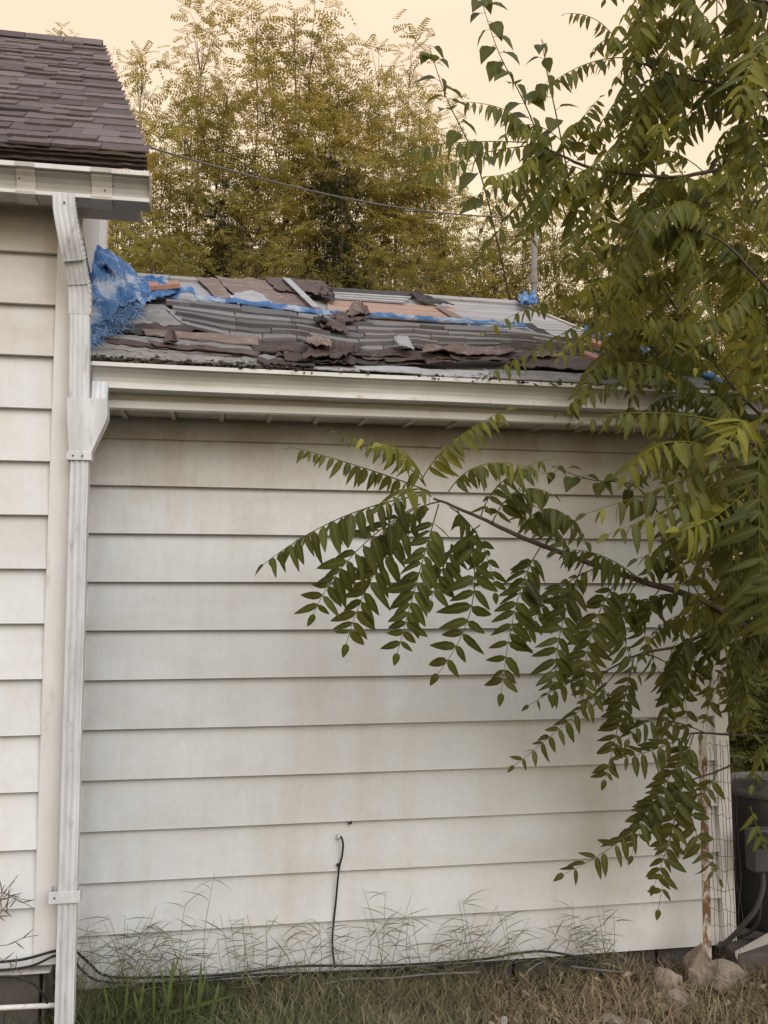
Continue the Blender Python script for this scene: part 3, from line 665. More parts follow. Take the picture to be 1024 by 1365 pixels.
# shingles, tab by tab; alike tabs share a mesh
def tab_mesh(w, L, th, seed):
    b = MB(); ns = 3; vs = []
    for lay in (1, 0):
        for j, v in enumerate((0, L)):
            for i in range(ns + 1):
                x = w*i/ns
                zt = (th if j == 0 else .003) + .004*nz(x*8 + seed, j*3, 1) - (0 if lay else (th*.9 if j == 0 else .003))
                ed = .011*nz(x*10 + seed*3, 6) if j == 0 else 0
                vs.append(Vector((x, 0, 0)) + U2*(v + ed) + N2*zt)
    n = ns + 1; fs = []
    for i in range(ns): fs += [(i, i+1, n+i+1, n+i), (2*n+i, 3*n+i, 3*n+i+1, 2*n+i+1), (i, 2*n+i, 2*n+i+1, i+1)]
    fs += [(0, n, 3*n, 2*n), (n-1, 3*n-1, 4*n-1, 2*n-1)]
    b.add(vs, fs); me = bpy.data.meshes.new('shingle'); me.from_pydata([tuple(v) for v in b.v], [], b.f); me.update(); me.materials.append(M['shingle_brown']); return me
WID = (.085, .115, .145, .175)
tabs = {(i, j): tab_mesh(WID[i], EXP*1.12, (.006, .013)[j % 2], i*7 + j) for i in range(4) for j in range(4)}
nsh = 0; far = MB()
for k in range(NR2):
    x = rakex(k*EXP) + R.uniform(.0, .008); sagz = -.012*(1 if k == 0 else 0)
    while x > -3.9:
        i = R.randrange(4); x -= WID[i] + .002
        v = k*EXP + R.uniform(-.012, .012) - .010
        p = base2 + Vector((x, 0, 0)) + U2*v + N2*(-.004 + .003*R.random())
        if x > -1.62:
            me = tabs[(i, R.randrange(4))]
            if (x + WID[i]) > rakex(v + EXP): pass
            o = link('shingle', me, roof2, p); o.rotation_euler = (0, R.uniform(-.008, .008), 0)
        else:
            q = [Vector((0, 0, 0)), Vector((WID[i], 0, 0)), Vector((WID[i], 0, 0)) + U2*EXP*1.1, U2*EXP*1.1]
            far.hexa([p + a_ for a_ in q] + [p + a_ + N2*(.010 if kk < 2 else .002) for kk, a_ in enumerate(q)])
o = far.build('far_shingles', M['shingle_brown'], roof2); o['kind'] = 'stuff'
for k in range(10):
    x1 = rt.x - k*.21; m = MB(); pa = Vector((x1 - .205, rt.y, rt.z)); pb = Vector((x1, rt.y, rt.z)); h_ = .012 + .004*R.random()
    D_ = Vector((0, cos(P2), -sin(P2)))*.10
    m.add([pa - U2*.07 + N2*.010, pb - U2*.07 + N2*.008, pb + Vector((0, .01, .02 + h_)), pa + Vector((0, .01, .022 + h_)), pb + D_, pa + D_], [(0, 1, 2, 3), (3, 2, 4, 5)])
    m.build('ridge_cap', M['shingle_brown'], roof2, solid=.006)

# ---- downspout: two inlets meeting in a funnel, then straight down
ds_part = thing('downspout', at(88, 1365, -.47), 'chalky white metal downspout with corrugated elbow and funnel on the house corner', 'downspout')
def rect_prof(w, d, ribs=4, amp=.0022):
    pr = []; nseg = ribs*4
    for sgn, ax in ((-1, 0), (1, 1)):
        pass
    for i in range(nseg + 1):
        a_ = -w/2 + w*i/nseg; e_ = .004 if i in (0, nseg) else 0
        pr.append((a_, -d/2 + e_ + amp*(1 - cos(2*pi*ribs*i/nseg))/2))
    for i in range(nseg + 1):
        a_ = w/2 - w*i/nseg; e_ = .004 if i in (0, nseg) else 0
        pr.append((a_, d/2 - e_ - amp*(1 - cos(2*pi*ribs*i/nseg))/2))
    return pr
XD = Vector((1, 0, 0))
def crv(pts, n):
    pts = [Vector(p) for p in pts]; out = []
    for i in range(len(pts) - 1):
        p0 = pts[max(i-1, 0)]; p1 = pts[i]; p2 = pts[i+1]; p3 = pts[min(i+2, len(pts)-1)]
        for k in range(n):
            t = k/n; out.append(.5*((2*p1) + (p2 - p0)*t + (2*p0 - 5*p1 + 4*p2 - p3)*t*t + (3*p1 - p0 - 3*p2 + p3)*t**3))
    out.append(pts[-1]); return out
DY = -.475
elb = crv([at(86.5, 262, -.612), at(87.5, 284, -.612), at(93, 314, -.600), at(99.5, 346, -.560)], 16)
def corr_sweep(path, w, d, amp, freq):
    m = MB(); m.sweep(path, rect_prof(w, d, 4, .003), XD); n = len(rect_prof(w, d, 4, .003))
    for i in range(len(path)):
        f_ = amp*sin(i*freq)
        c_ = path[i]
        for j in range(n):
            p = Vector(m.v[i*n + j]); k = max(0, (p - c_).x)/(w/2)
            m.v[i*n + j] = tuple(c_ + (p - c_)*(1 + f_*(k if k > .9 else .05)))
    return m
corr_sweep(elb, .079, .060, .028, 1.9).build('elbow', M['downspout'], ds_part)
mid = [at(98.5, 338, -.556), at(104.5, 378, -.505)]
m = MB(); m.sweep(mid, rect_prof(.074, .056, 4), XD); m.build('offset_pipe', M['downspout'], ds_part)
elb2 = crv([at(104, 372, -.505), at(107, 392, -.487), at(107.2, 420, DY)], 14)
corr_sweep(elb2, .080, .060, .03, 1.6).build('elbow', M['downspout'], ds_part)
m = MB(); m.sweep([at(107.2, 416, DY), at(106, 538, DY)], rect_prof(.072, .056, 4), XD); m.build('upper_pipe', M['downspout'], ds_part)
fb = at(108.5, 604, DY); ft = at(106, 533, DY); ftr = at(140.5, 533, DY)
m = MB()                                              # funnel: wide mouth tapering to the pipe
def ringz(x0, x1, y0, y1, z): return [(x0, y0, z), (x1, y0, z), (x1, y1, z), (x0, y1, z)]
z0, z1, z2, z3 = fb.z, fb.z + .055, fb.z + .140, ft.z
xl = fb.x - .040; 
rg = [ringz(xl, fb.x + .040, DY - .030, DY + .03, z0), ringz(xl - .003, fb.x + .056, DY - .032, DY + .032, z0 + .04), ringz(xl - .007, fb.x + .084, DY - .035, DY + .034, z0 + .105), ringz(xl - .010, fb.x + .094, DY - .036, DY + .035, z0 + .135), ringz(xl - .012, fb.x + .092, DY - .036, DY + .035, z3)]
vs = [v for r_ in rg for v in r_]; fs = [(i*4 + j, i*4 + (j+1) % 4, (i+1)*4 + (j+1) % 4, (i+1)*4 + j) for i in range(4) for j in range(4)]
m.add(vs, fs); m.build('funnel', M['downspout'], ds_part, solid=.002, bevel=.006)
pin = crv([at(134, 512, -.40), at(132.5, 536, -.42), at(128, 566, DY + .012), at(120, 588, DY + .006)], 8)
m = MB(); m.sweep(pin, rect_prof(.060, .050, 3), XD); m.build('inlet_pipe', M['downspout'], ds_part)
lo0 = at(107.5, 606, DY); lo1 = at(86.5, 1368, DY); lo1.z = min(lo1.z, .03)
path = [lo0.lerp(lo1, i/24) + Vector((.0015*nz(i*.5, 3), .002*nz(i*.4, 8), 0)) for i in range(25)]
m = MB(); m.sweep(path, rect_prof(.064, .056, 3, .008), XD); m.build('lower_pipe', M['downspout'], ds_part)
for (yy, w_) in ((609.5, .086), (1171, .090)):
    c_ = lo0.lerp(lo1, (yy - 606)/(1368 - 606)); m = MB(); hh = .016 if yy < 700 else .021
    x0 = c_.x - w_/2 - (.004 if yy < 700 else .018)
    m.box(x0, c_.x + w_/2, c_.y - .034, c_.y - .030, c_.z - hh, c_.z + hh)
    m.box(x0, x0 + .004, c_.y - .030, c_.y + .06, c_.z - hh, c_.z + hh); m.box(c_.x + w_/2 - .004, c_.x + w_/2, c_.y - .030, c_.y + .03, c_.z - hh, c_.z + hh)
    st = m.build('strap', M['downspout'], ds_part, bevel=.002)
    for dx in ((-.022, .012) if yy < 700 else (-.042,)):
        s = MB(); s.tube([(c_.x + dx, c_.y - .034, c_.z), (c_.x + dx, c_.y - .037, c_.z)], .0035, 7); s.build('screw', M['wire'], st)
p0 = at(86, 270, -.646); s = MB(); s.tube([p0, p0 + Vector((0, -.004, 0))], .004, 7); s.build('screw', M['wire'], ds_part)

# ================================================================== cables and pipes
def cable(name, pts, rad, mat, label, cat='cable', group=None, n=8, k=8):
    m = MB(); pts = [Vector(p) for p in pts]; m.tube(crv(pts, k), rad, n)
    return tag(m.build(name, mat, None, smooth=True, origin=pts[-1]), label, cat, group)
for (dx, rad, mt, lb) in ((0, .0035, 'grey_cable', 'thin grey cable running down beside the corner trim, left of its dark twin'), (5, .0045, 'black_rubber', 'dark cable running down the recess just behind the white downspout')):
    cable('wall_cable', [at(98 + dx*.5, 420, LY + .02), at(95 + dx*.6, 620, LY + .012), at(88.5 + dx*.6, 900, LY + .012), at(79.5 + dx*.5, 1165, LY + .01), at(73 + dx*.8, 1262, LY - .01)], rad, M[mt], lb)
def w_(x, y, Y=-.06): return at(x, y, Y)
for i, (pts, lb) in enumerate((
    ([w_(-20, 1284, -.45), w_(30, 1279, -.45), w_(72, 1268, -.44), w_(96, 1265, -.2), w_(118, 1283), w_(142, 1301), w_(200, 1303), w_(300, 1299), w_(400, 1288), w_(520, 1287), w_(640, 1279), w_(720, 1268), w_(800, 1282, -.1)], 'black cable sagging along the bottom of the white wall, uppermost of the bundle'),
    ([w_(-20, 1296, -.46), w_(40, 1288, -.46), w_(74, 1274, -.44), w_(95, 1276, -.22), w_(112, 1296), w_(140, 1309), w_(220, 1310), w_(330, 1300), w_(430, 1296), w_(560, 1290), w_(700, 1281), w_(790, 1288, -.08)], 'black cable just below the topmost one along the foot of the wall'),
    ([w_(-20, 1303, -.47), w_(20, 1302, -.47), w_(45, 1312, -.47), w_(60, 1330, -.46), w_(66, 1350, -.44)], 'black cable drooping over the dark foundation below the left house wall'))):
    cable('ground_cable', pts, (.0048, .0042, .0042)[i], M['black_rubber'], lb, group=None)
cable('loose_hose', [w_(430, 1312, -.12), w_(470, 1305, -.12), w_(520, 1304, -.12), w_(570, 1299, -.12), w_(640, 1296, -.12)], .005, M['grey_cable'], 'thin pale hose lying in dry grass in front of the wall cables', 'hose')
cable('loose_hose', [w_(760, 1288, -.12), w_(800, 1293, -.14), w_(850, 1297, -.14), w_(885, 1293, -.12), w_(905, 1285, -.08)], .005, M['grey_cable'], 'thin pale hose half buried in grass beside the broken concrete', 'hose')
pv = MB(); pv.tube([at(-30, 1345, -.47), at(74, 1340, -.45)], .009, 10); tag(pv.build('plastic_pipe', M['white_plastic'], None, True, at(20, 1343, -.46)), 'thin white plastic pipe in front of the dark foundation, lower left corner', 'pipe')
wc = thing('coaxial_cable', at(447, 1290, -.03), 'black cable hanging out of a hole low in the white siding', 'cable')
m = MB(); m.tube(crv([at(452.5, 1114, .0), at(455.5, 1117, -.035), at(457.5, 1126, -.036), at(456, 1142, -.028), at(452, 1158, -.026), at(448, 1200, -.026), at(443.5, 1245, -.026), at(444, 1270, -.03), at(447, 1290, -.05)], 8), .0042, 8); m.build('cable', M['black_rubber'], wc, True)
m = MB(); p0 = at(452.5, 1116, -.02); m.tube([p0 + Vector((0, .02, 0)), p0, p0 + Vector((.002, -.006, 0))], [.011, .010, .006], 10); m.build('grommet', M['white_plastic'], wc, True)
m = MB(); p0 = at(452.3, 1153, -.030); m.box(p0.x - .010, p0.x + .006, p0.y - .004, p0.y + .012, p0.z - .005, p0.z + .005); m.build('clip', M['black_rubber'], wc)
p0 = at(467.5, 1095.5, -.014); m = MB()
for k in range(5): m.tube([p0 + Vector((R.uniform(-.006, .006), .004, R.uniform(-.008, .006))), p0 + Vector((R.uniform(-.006, .006), -.006, R.uniform(-.008, .006)))], [.006, .003], 6)
m.build('mud_spot', M['dark_wood'], wall)
m = MB(); a_, b_ = at(120, 173, 5.0), at(740, 292, 9.0); pts = [a_.lerp(b_, i/16) - Vector((0, 0, .25*sin(pi*i/16))) for i in range(17)]
m.tube(pts, .011, 5); tag(m.build('overhead_wire', M['grey_cable'], None, origin=a_), 'thin utility wire crossing in front of the trees above the roofs', 'wire')

# ================================================================== blue tarp
tarp = thing('blue_tarp', onroof(150, 430), 'crumpled torn blue tarp piled where the low roof meets the left house', 'tarp')
def tarp_sheet(name, outline_top, outline_bot, nu, nv, amp, lift, seed, parent, freq=7, hump=0):
    m = MB(); vs = []
    for j in range(nv + 1):
        for i in range(nu + 1):
            s_, t_ = i/nu, j/nv
            xt = outline_top[0][0] + (outline_top[-1][0] - outline_top[0][0])*s_; xb = outline_bot[0][0] + (outline_bot[-1][0] - outline_bot[0][0])*s_
            yt, yb = poly(outline_top, xt), poly(outline_bot, xb)
            x_ = xt + (xb - xt)*t_; y_ = yt + (yb - yt)*t_
            p = onroof(x_, y_)
            f1 = 1 - abs(nz(p.x*freq + seed, p.y*freq*.8, seed))*2.2; f2 = 1 - abs(nz(p.x*freq*2.3 + p.y*4, p.y*freq*2 + seed, 4.4))*2.4
            f3 = nz(p.x*freq*5, p.y*freq*5, seed)
            e_ = min(1, 6*min(t_, 1 - t_) + .25)
            p += NRM*(lift + amp*e_*(max(0, f1)*.62 + max(0, f2)*.34 + f3*.12))
            if j in (0, nv): p += Vector((R.uniform(-.008, .008), R.uniform(-.02, .02), 0))
            vs.append(p)
    fs = [(j*(nu+1) + i, (j+1)*(nu+1) + i, (j+1)*(nu+1) + i + 1, j*(nu+1) + i + 1) for j in range(nv) for i in range(nu)]
    m.add(vs, fs); return m.build(name, M['tarp'], parent, smooth=True, solid=.0025)
tarp_sheet('sheet', [(104, 372), (130, 366), (160, 372), (200, 385), (240, 396)], [(104, 470), (120, 466), (138, 446), (176, 428), (192, 410), (240, 400)], 64, 44, .085, .02, 2, tarp, 7)
# peak of the heap, a raised folded sheet standing off the roof against the house wall
def pt(x, y, Y): return at(x, y, Y)
def grid_surface(name, rows_, mat, parent, amp=.012, freq=10, seed=0, th=.0025, sub=4):
    nv = len(rows_); P = [crv([pt(*q) for q in r_], sub) for r_ in rows_]; nu = len(P[0])
    cols = [crv([P[j][i] for j in range(nv)], sub) for i in range(nu)]; nv2 = len(cols[0])
    vs = []
    for j in range(nv2):
        for i in range(nu):
            p = cols[i][j]; f1 = (1 - min(1, abs(nz(p.x*freq*.55 + seed + p.z*3, p.z*freq*.5 - p.x*2 + p.y*2, seed))*2.6))**2*1.5; f3 = (1 - min(1, abs(nz(p.x*freq*1.6, p.z*freq*1.6 + p.x*5, seed + 5))*2.8))**2
            vs.append(p + Vector((.0, -.6, .8))*(amp*(max(0, f1) + .35*f3)))
    fs = [(j*nu + i, (j+1)*nu + i, (j+1)*nu + i + 1, j*nu + i + 1) for j in range(nv2 - 1) for i in range(nu - 1)]
    m = MB(); m.add(vs, fs); return m.build(name, mat, parent, smooth=True, solid=th)
grid_surface('heap', [[(108, 334, .75), (122, 333, .75), (140, 339, .78), (158, 352, .85), (176, 368, .95)],
                      [(108, 352, .55), (124, 352, .52), (142, 360, .56), (162, 370, .66), (186, 380, .82)],
                      [(106, 378, .35), (124, 376, .30), (146, 382, .36), (170, 386, .48), (200, 392, .64)],
                      [(106, 405, .15), (126, 402, .10), (150, 404, .14), (172, 404, .26), (196, 403, .42)],
                      [(106, 440, -.08), (124, 434, -.10), (146, 426, -.04), (168, 420, .10), (188, 412, .26)]], M['tarp'], tarp, .034, 9, 3, sub=12)
grid_surface('fold', [[(118, 336, .70), (130, 335, .70), (146, 342, .70), (156, 350, .74)], [(122, 352, .48), (134, 348, .46), (148, 354, .48), (160, 362, .54)], [(128, 366, .42), (138, 362, .38), (150, 364, .40), (166, 372, .48)]], M['tarp'], tarp, .025, 12, 8, sub=6)
fr = MB()
for k in range(800):
    s_ = R.random()
    if k < 690: x_, y_ = (104 + 84*s_, poly([(104, 463), (122, 455), (140, 438), (160, 424), (190, 412)], 104 + 84*s_) + R.uniform(-10, 6))
    else: x_, y_ = (108 + 70*s_, 400 + 40*R.random())
    p = at(x_, y_, -.08 + (440 - y_)*.0066 - R.uniform(.02, .09)); d_ = Vector((R.gauss(.15, .6), R.gauss(-.3, .5), R.gauss(-.25, .45))).normalized()*R.uniform(.025, .075)
    q = Vector((R.gauss(0, 1), R.gauss(0, 1), R.gauss(0, 1))).normalized()*.0016; e_ = Vector((R.gauss(0, .014), R.gauss(0, .014), R.gauss(0, .014)))
    fr.add([p - q, p + q, p + d_*.5 + e_ + q, p + d_*.5 + e_ - q, p + d_], [(0, 1, 2, 3), (3, 2, 4)])
o = fr.build('frayed_fibres', M['fibre'], tarp); o['kind'] = 'stuff'
m = MB(); line = [(196, 392), (222, 396), (240, 400), (252, 399), (264, 404), (300, 406), (360, 413), (380, 414), (400, 419), (450, 424), (520, 427), (600, 433), (640, 436), (700, 440)]
n = 90; vs = []
for i in range(n + 1):
    x_ = 196 + (700 - 196)*i/n; y_ = poly(line, x_); wd = 3.6 + 1.5*nz(i*.25, 1) + (6.5 if x_ < 240 else 0) + (2.6 if 345 < x_ < 400 else 0)
    l_ = .024 + .012*nz(i*.3, 7) + (.035 if 240 < x_ < 262 else 0)
    vs += [onroof(x_, y_ - wd*.5, l_*.6), onroof(x_, y_, l_ + .012 + .008*nz(i*.6, 2)), onroof(x_, y_ + wd*.5, l_*.8)]
fs = [(i*3 + j, i*3 + j + 1, (i+1)*3 + j + 1, (i+1)*3 + j) for i in range(n) for j in range(2)]
m.add(vs, fs); m.build('hem_strip', M['tarp'], tarp, smooth=True, solid=.003)
m = MB(); p0 = [onroof(*q, .09) for q in ((189, 399), (238, 396), (240, 401), (187, 406.5))]; m.hexa([v - NRM*.022 for v in p0[::-1]] + [v for v in p0[::-1]])
tag(m.build('loose_board', M['red_board'], None, origin=p0[0]), 'short pinkish board lying on the roof at the tarp edge', 'board')
t2 = thing('blue_tarp', onroof(870, 480), 'narrow blue tarp strip along the right edge of the low roof behind leaves', 'tarp')
m = MB(); vs = []; n = 40
for i in range(n + 1):
    s_ = i/n; x_ = 778 + (962 - 778)*s_; y_ = 443 + (516 - 443)*s_ - 5*sin(pi*s_); wd = 6 + 3*nz(i*.4, 3)
    vs += [onroof(x_, y_ - wd*.5, .012), onroof(x_, y_, .035 + .02*nz(i*.5, 1)), onroof(x_, y_ + wd*.5, .012)]
m.add(vs, [(i*3 + j, i*3 + j + 1, (i+1)*3 + j + 1, (i+1)*3 + j) for i in range(n) for j in range(2)]); m.build('strip', M['tarp'], t2, smooth=True, solid=.003)
for k, (x0, y0, x1, y1) in enumerate(((770, 452, 830, 474), (772, 472, 822, 492))):
    m = MB(); p = [onroof(x0, y0, .03), onroof(x1, y1, .03), onroof(x1, y1 + 5, .03), onroof(x0, y0 + 5, .03)]; m.hexa([v - NRM*.025 for v in p[::-1]] + p[::-1])
    tag(m.build('loose_board', M['red_board'], None, origin=p[0]), ('reddish loose board on the right of the low roof, nearer the tarp strip', 'reddish loose board on the right of the low roof, nearer the gutter')[k], 'board')
o = sheet('tarp_scrap', M['tarp'], [(689, 399), (712, 400), (716, 411), (694, 414)], 9, 7, .09, .25, .01, .003, 91, 18, .06, smooth=True); o.parent = None
tag(o, 'small blue tarp bundle at the foot of the roof vent pipe', 'tarp')

# ================================================================== things at the right corner
post = thing('fence_post', at(943, 1292, -.22), 'rusty steel post with peeling white paint in front of the wall corner', 'post')
p0, p1 = at(943, 1290, -.22), at(936.5, 980, -.22); p0.z = -.1; m = MB()
for i in range(1):
    q = p1 - p0
    m.sweep([p0.lerp(p1, k/16) + Vector((.003*nz(k*.5, 4), 0, 0)) for k in range(17)], [(-.018, -.002), (.018, -.002), (.018, .002), (.004, .003), (.003, .030), (-.002, .030), (-.003, .003), (-.018, .002)], XD)
m.build('bar', M['rust_paint'], post)
fw = thing('wire_fence', at(960, 1292, -.2), 'bent rusty wire fence remnant hanging between post and wall corner', 'fence')
for k in range(8):
    x0 = 948 + k*4.6 + R.uniform(-1, 1); m = MB(); pts = []
    for i in range(13):
        s_ = i/12; pts.append(at(x0 - 3 + s_*9 + k*s_*.9 + 3.5*nz(i*.6, k), 985 + R.uniform(0, 12) + s_*275 + 0*k, -.20 + .03*nz(i*.4, k, 3)))
    m.tube(crv(pts, 3), .0012, 5); m.build('wire', M['wire'], fw)
for k in range(11):
    y0 = 992 + k*24 + R.uniform(-4, 4); m = MB(); pts = []
    for i in range(9):
        s_ = i/8; pts.append(at(936 + s_*(40 + k*.9) + 1.5*nz(i, k), y0 + 4*nz(i*.7, k*2) + s_*R.uniform(2, 8), -.205 + .03*nz(i*.4, k, 6)))
    m.tube(crv(pts, 3), .0012, 5); m.build('wire', M['wire'], fw)
for (a_, b_) in (((921, 978), (1012, 984)),):
    pass
# dark round cabinet with ribbed lid
ux, uy = at(1047, 1200, .22).x, .22
un = thing('outdoor_unit', (ux, uy, 0), 'dark round metal outdoor unit with ribbed lid behind the wall corner', 'outdoor unit')
def lathe(prof, cx, cy, n=36):
    m = MB(); vs = [(cx + r_*cos(2*pi*i/n), cy + r_*sin(2*pi*i/n), z_) for (r_, z_) in prof for i in range(n)]
    m.add(vs, [(j*n + i, j*n + (i+1) % n, (j+1)*n + (i+1) % n, (j+1)*n + i) for j in range(len(prof)-1) for i in range(n)]); return m
zt = at(1000, 1052, .1).z; ur = ux - at(973, 1150, .22).x
lathe([(0, .10), (ur*.97, .10), (ur, .12), (ur, zt - .03), (ur*.98, zt - .02), (0, zt - .02)], ux, uy).build('cabinet', M['drum'], un, True)
pr = [(ur*1.03, zt - .035), (ur*1.045, zt - .02), (ur*1.04, zt - .012)]
for k in range(7): pr += [(ur*(1.0 - k*.09), zt + .002 + k*.003), (ur*(.985 - k*.09), zt + .010 + k*.003), (ur*(.93 - k*.09), zt - .002 + k*.003)]
pr += [(0, zt + .022)]
lathe(pr, ux, uy).build('ribbed_lid', M['lid'], un)
bp = at(1012, 1130, -.16); m = MB(); m.box(bp.x - .035, bp.x + .09, bp.y - .02, bp.y + .06, at(1012, 1162, -.16).z, at(1012, 1106, -.16).z); bx_ = m.build('switch_box', M['drum_grey'], un, bevel=.008)
m = MB(); m.box(bp.x - .012, bp.x + .02, bp.y - .035, bp.y - .019, at(1010, 1128, -.16).z, at(1010, 1108, -.16).z); m.build('handle', M['drum'], bx_)
m = MB(); m.tube(crv([at(1017, 1160, -.15), at(1017, 1185, -.16), at(1008, 1212, -.17), at(992, 1232, -.15), at(975, 1250, -.1), at(958, 1264, -.06)], 6), .011, 9); m.build('conduit', M['drum_grey'], un, True)
m = MB(); m.tube(crv([at(1014, 1195, -.12), at(1012, 1225, -.14), at(1000, 1243, -.12), at(985, 1250, -.08), at(1030, 1252, -.06)], 6), .007, 8); m.build('hose', M['black_rubber'], un, True)
m = MB(); p = [at(980, 1268, -.18), at(1030, 1240, -.06), at(1034, 1250, -.06), at(986, 1281, -.18)]; m.hexa([v - Vector((0, .0, .018)) for v in p] + p); tag(m.build('plank', M['deck'], None, origin=p[0]), 'pale weathered board leaning at the foot of the dark outdoor unit', 'board')
m = MB(); c_ = at(1010, 1312, -.16); m.box(c_.x - .10, c_.x + .3, c_.y - .03, c_.y + .3, -.1, .105); tag(m.build('concrete_pad', M['concrete'], None, bevel=.01, origin=(c_.x, c_.y, 0)), 'brown concrete pad under the dark outdoor unit', 'pad')

def rock(name, c, sx, sy, sz, seed, mat, label, cat, tilt=0, cuts=7):
    import bmesh
    bm = bmesh.new(); bmesh.ops.create_icosphere(bm, subdivisions=4, radius=1)
    rr = random.Random(seed); planes = [(Vector((rr.gauss(0, 1), rr.gauss(0, 1), rr.gauss(0, 1))).normalized(), rr.uniform(.40, .72)) for _ in range(cuts + 6)]
    for v in bm.verts:
        p = v.co.copy()
        for nrm, d in planes:
            e_ = p.dot(nrm) - d
            if e_ > 0: p -= nrm*e_*.95
        p *= 1.25 + .12*nz(p.x*2 + seed, p.y*2, p.z*2) + 0.13*nz(p.x*6, p.y*6 + seed, p.z*6) + .07*nz(p.x*15, p.y*15 + seed, p.z*15)
        v.co = (p.x*sx, p.y*sy, p.z*sz)
    me = bpy.data.meshes.new(name); bm.to_mesh(me); bm.free(); me.materials.append(mat)
    o = link(name, me, None, c); o.rotation_euler = (0, tilt, seed); return tag(o, label, cat)
def gpt(x, y, z=0.0):
    d = ray(x, y); t = (z - CAM.z)/d.z; return CAM + d*t
q = at(930, 1300, -.22); rock('broken_concrete', (q.x, q.y, .07), .10, .075, .165, 4, M['stone'], 'upright pointed chunk of broken concrete at the foot of the rusty post', 'rock', .25, 9)
q = at(958, 1318, -.20); rock('broken_concrete', (q.x, q.y, .03), .12, .10, .09, 9, M['stone'], 'wide brown concrete chunk lying right of the pointed one', 'rock', .3, 9)
q = at(893, 1328, -.26); rock('broken_concrete', (q.x, q.y, .02), .075, .06, .07, 13, M['stone'], 'rounded concrete lump left of the pointed chunk', 'rock', 0, 7)
q = at(902, 1352, -.36); rock('broken_concrete', (q.x, q.y, .0), .09, .07, .06, 17, M['stone'], 'low concrete chunk in front of the rounded lump', 'rock', 0, 8)
for k, (x_, y_, s_, lb) in enumerate(((525, 1350, .032, 'pale stone half hidden in dry grass below the hanging cable'), (818, 1356, .045, 'pale flat stone in the grass in front of the broken concrete'), (701, 1320, .022, 'small pale stone in the grass midway along the wall'), (862, 1364, .04, 'pale stone at the bottom edge beside the concrete chunks'), (990, 1330, .018, 'small white pebble right of the broken concrete'), (670, 1356, .026, 'grey pebble in the grass left of the pale flat stone'))):
    q = gpt(x_, y_, .03); rock('stone', (q.x, q.y, .015), s_, s_*.8, s_*.55, 30 + k, M['pale_stone'], lb, 'stone', 0, 6)

# ================================================================== foliage builders
def leaflet(mb, base, d, nrm, L, wd, tone, curl=.25, fold=.22, prof=None):
    d = d.normalized(); side = d.cross(nrm)
    if side.length < 1e-4: side = Vector((1, 0, 0))
    side.normalize(); n2 = side.cross(d).normalized()
    ss, ws = prof if prof else ((0, .14, .40, .70, .90, 1), (0, .80, 1, .66, .26, 0))
    tw = R.uniform(-.25, .25)
    C_ = [base + d*(L*s) - n2*(L*curl*s*s) for s in ss]
    vs = list(C_); rib = [1.0]*len(ss); li, ri = [], []
    for k in range(1, len(ss) - 1):
        h = wd*ws[k]; sd = (side*cos(tw*ss[k]) + n2*sin(tw*ss[k]))
        li.append(len(vs)); vs.append(C_[k] - sd*h + n2*(h*fold)); rib.append(0)
        ri.append(len(vs)); vs.append(C_[k] + sd*h + n2*(h*fold)); rib.append(0)
    m_ = len(ss); fs = [(0, 1, li[0]), (0, ri[0], 1)]
    for k in range(len(li) - 1): fs += [(k+1, k+2, li[k+1], li[k]), (k+1, ri[k], ri[k+1], k+2)]
    fs += [(m_-2, m_-1, li[-1]), (m_-2, ri[-1], m_-1)]
    mb.add(vs, fs, tone, rib)
VIEW = Vector((0, -1, 0))
def compound_leaf(P0, P1, P2, pairs, ll, tone=.3, face=.5, droop=.35, grav=.55, tjit=.12, wr=.165, start=.16):
    P0, P1, P2 = Vector(P0), Vector(P1), Vector(P2); Cc = 2*P1 - .5*(P0 + P2)
    m = MB(); pts = [(1-t)**2*P0 + 2*(1-t)*t*Cc + t*t*P2 for t in [i/12 for i in range(13)]]
    m.tube(pts, [.0026 - .0017*i/12 for i in range(13)], 4, tone=min(1, tone + .35))
    up0 = Vector((R.gauss(0, .18), -face + R.gauss(0, .12), 1 - face*.4)).normalized()
    for k in range(pairs + 1):
        t = start + (1 - start)*(k/pairs) if k < pairs else 1.0
        t = min(1, t + R.uniform(-.008, .008))
        p = (1-t)**2*P0 + 2*(1-t)*t*Cc + t*t*P2
        T = (2*(1-t)*(Cc - P0) + 2*t*(P2 - Cc)).normalized()
        up = (up0 - T*up0.dot(T))
        if up.length < .2: up = (VIEW - T*VIEW.dot(T))
        up.normalize(); sd = T.cross(up).normalized()
        prof_ = .72 + .42*sin(pi*min(1, .12 + .72*t)) - .28*max(0, t - .7)/.3
        if k == pairs:
            leaflet(m, p, T + Vector((0, 0, -grav*.3)), up, ll*.8*prof_, ll*wr*.8, tone + R.gauss(0, tjit), .15)
        else:
            for s in (-1, 1):
                L = ll*prof_*R.uniform(.72, 1.15)
                if R.random() < .03: continue
                A = R.uniform(.15, .55)
                d = sd*s + T*A - up*(droop*R.uniform(.6, 1.3)) + Vector((0, 0, -grav*R.uniform(.6, 1.4))) + Vector((R.gauss(0, .12), R.gauss(0, .12), R.gauss(0, .08)))
                leaflet(m, p + T*R.uniform(-.004, .004), d, up + sd*s*.15 + Vector((R.gauss(0, .32), R.gauss(0, .32), 0)), L, L*wr*R.uniform(.82, 1.15), 1.0 if R.random() < .006 else min(1, max(0, tone + R.gauss(0, tjit))), R.uniform(.05, .5))
    return m
HEART = ((0, .06, .22, .48, .80, 1), (0, .55, 1, .92, .36, 0))

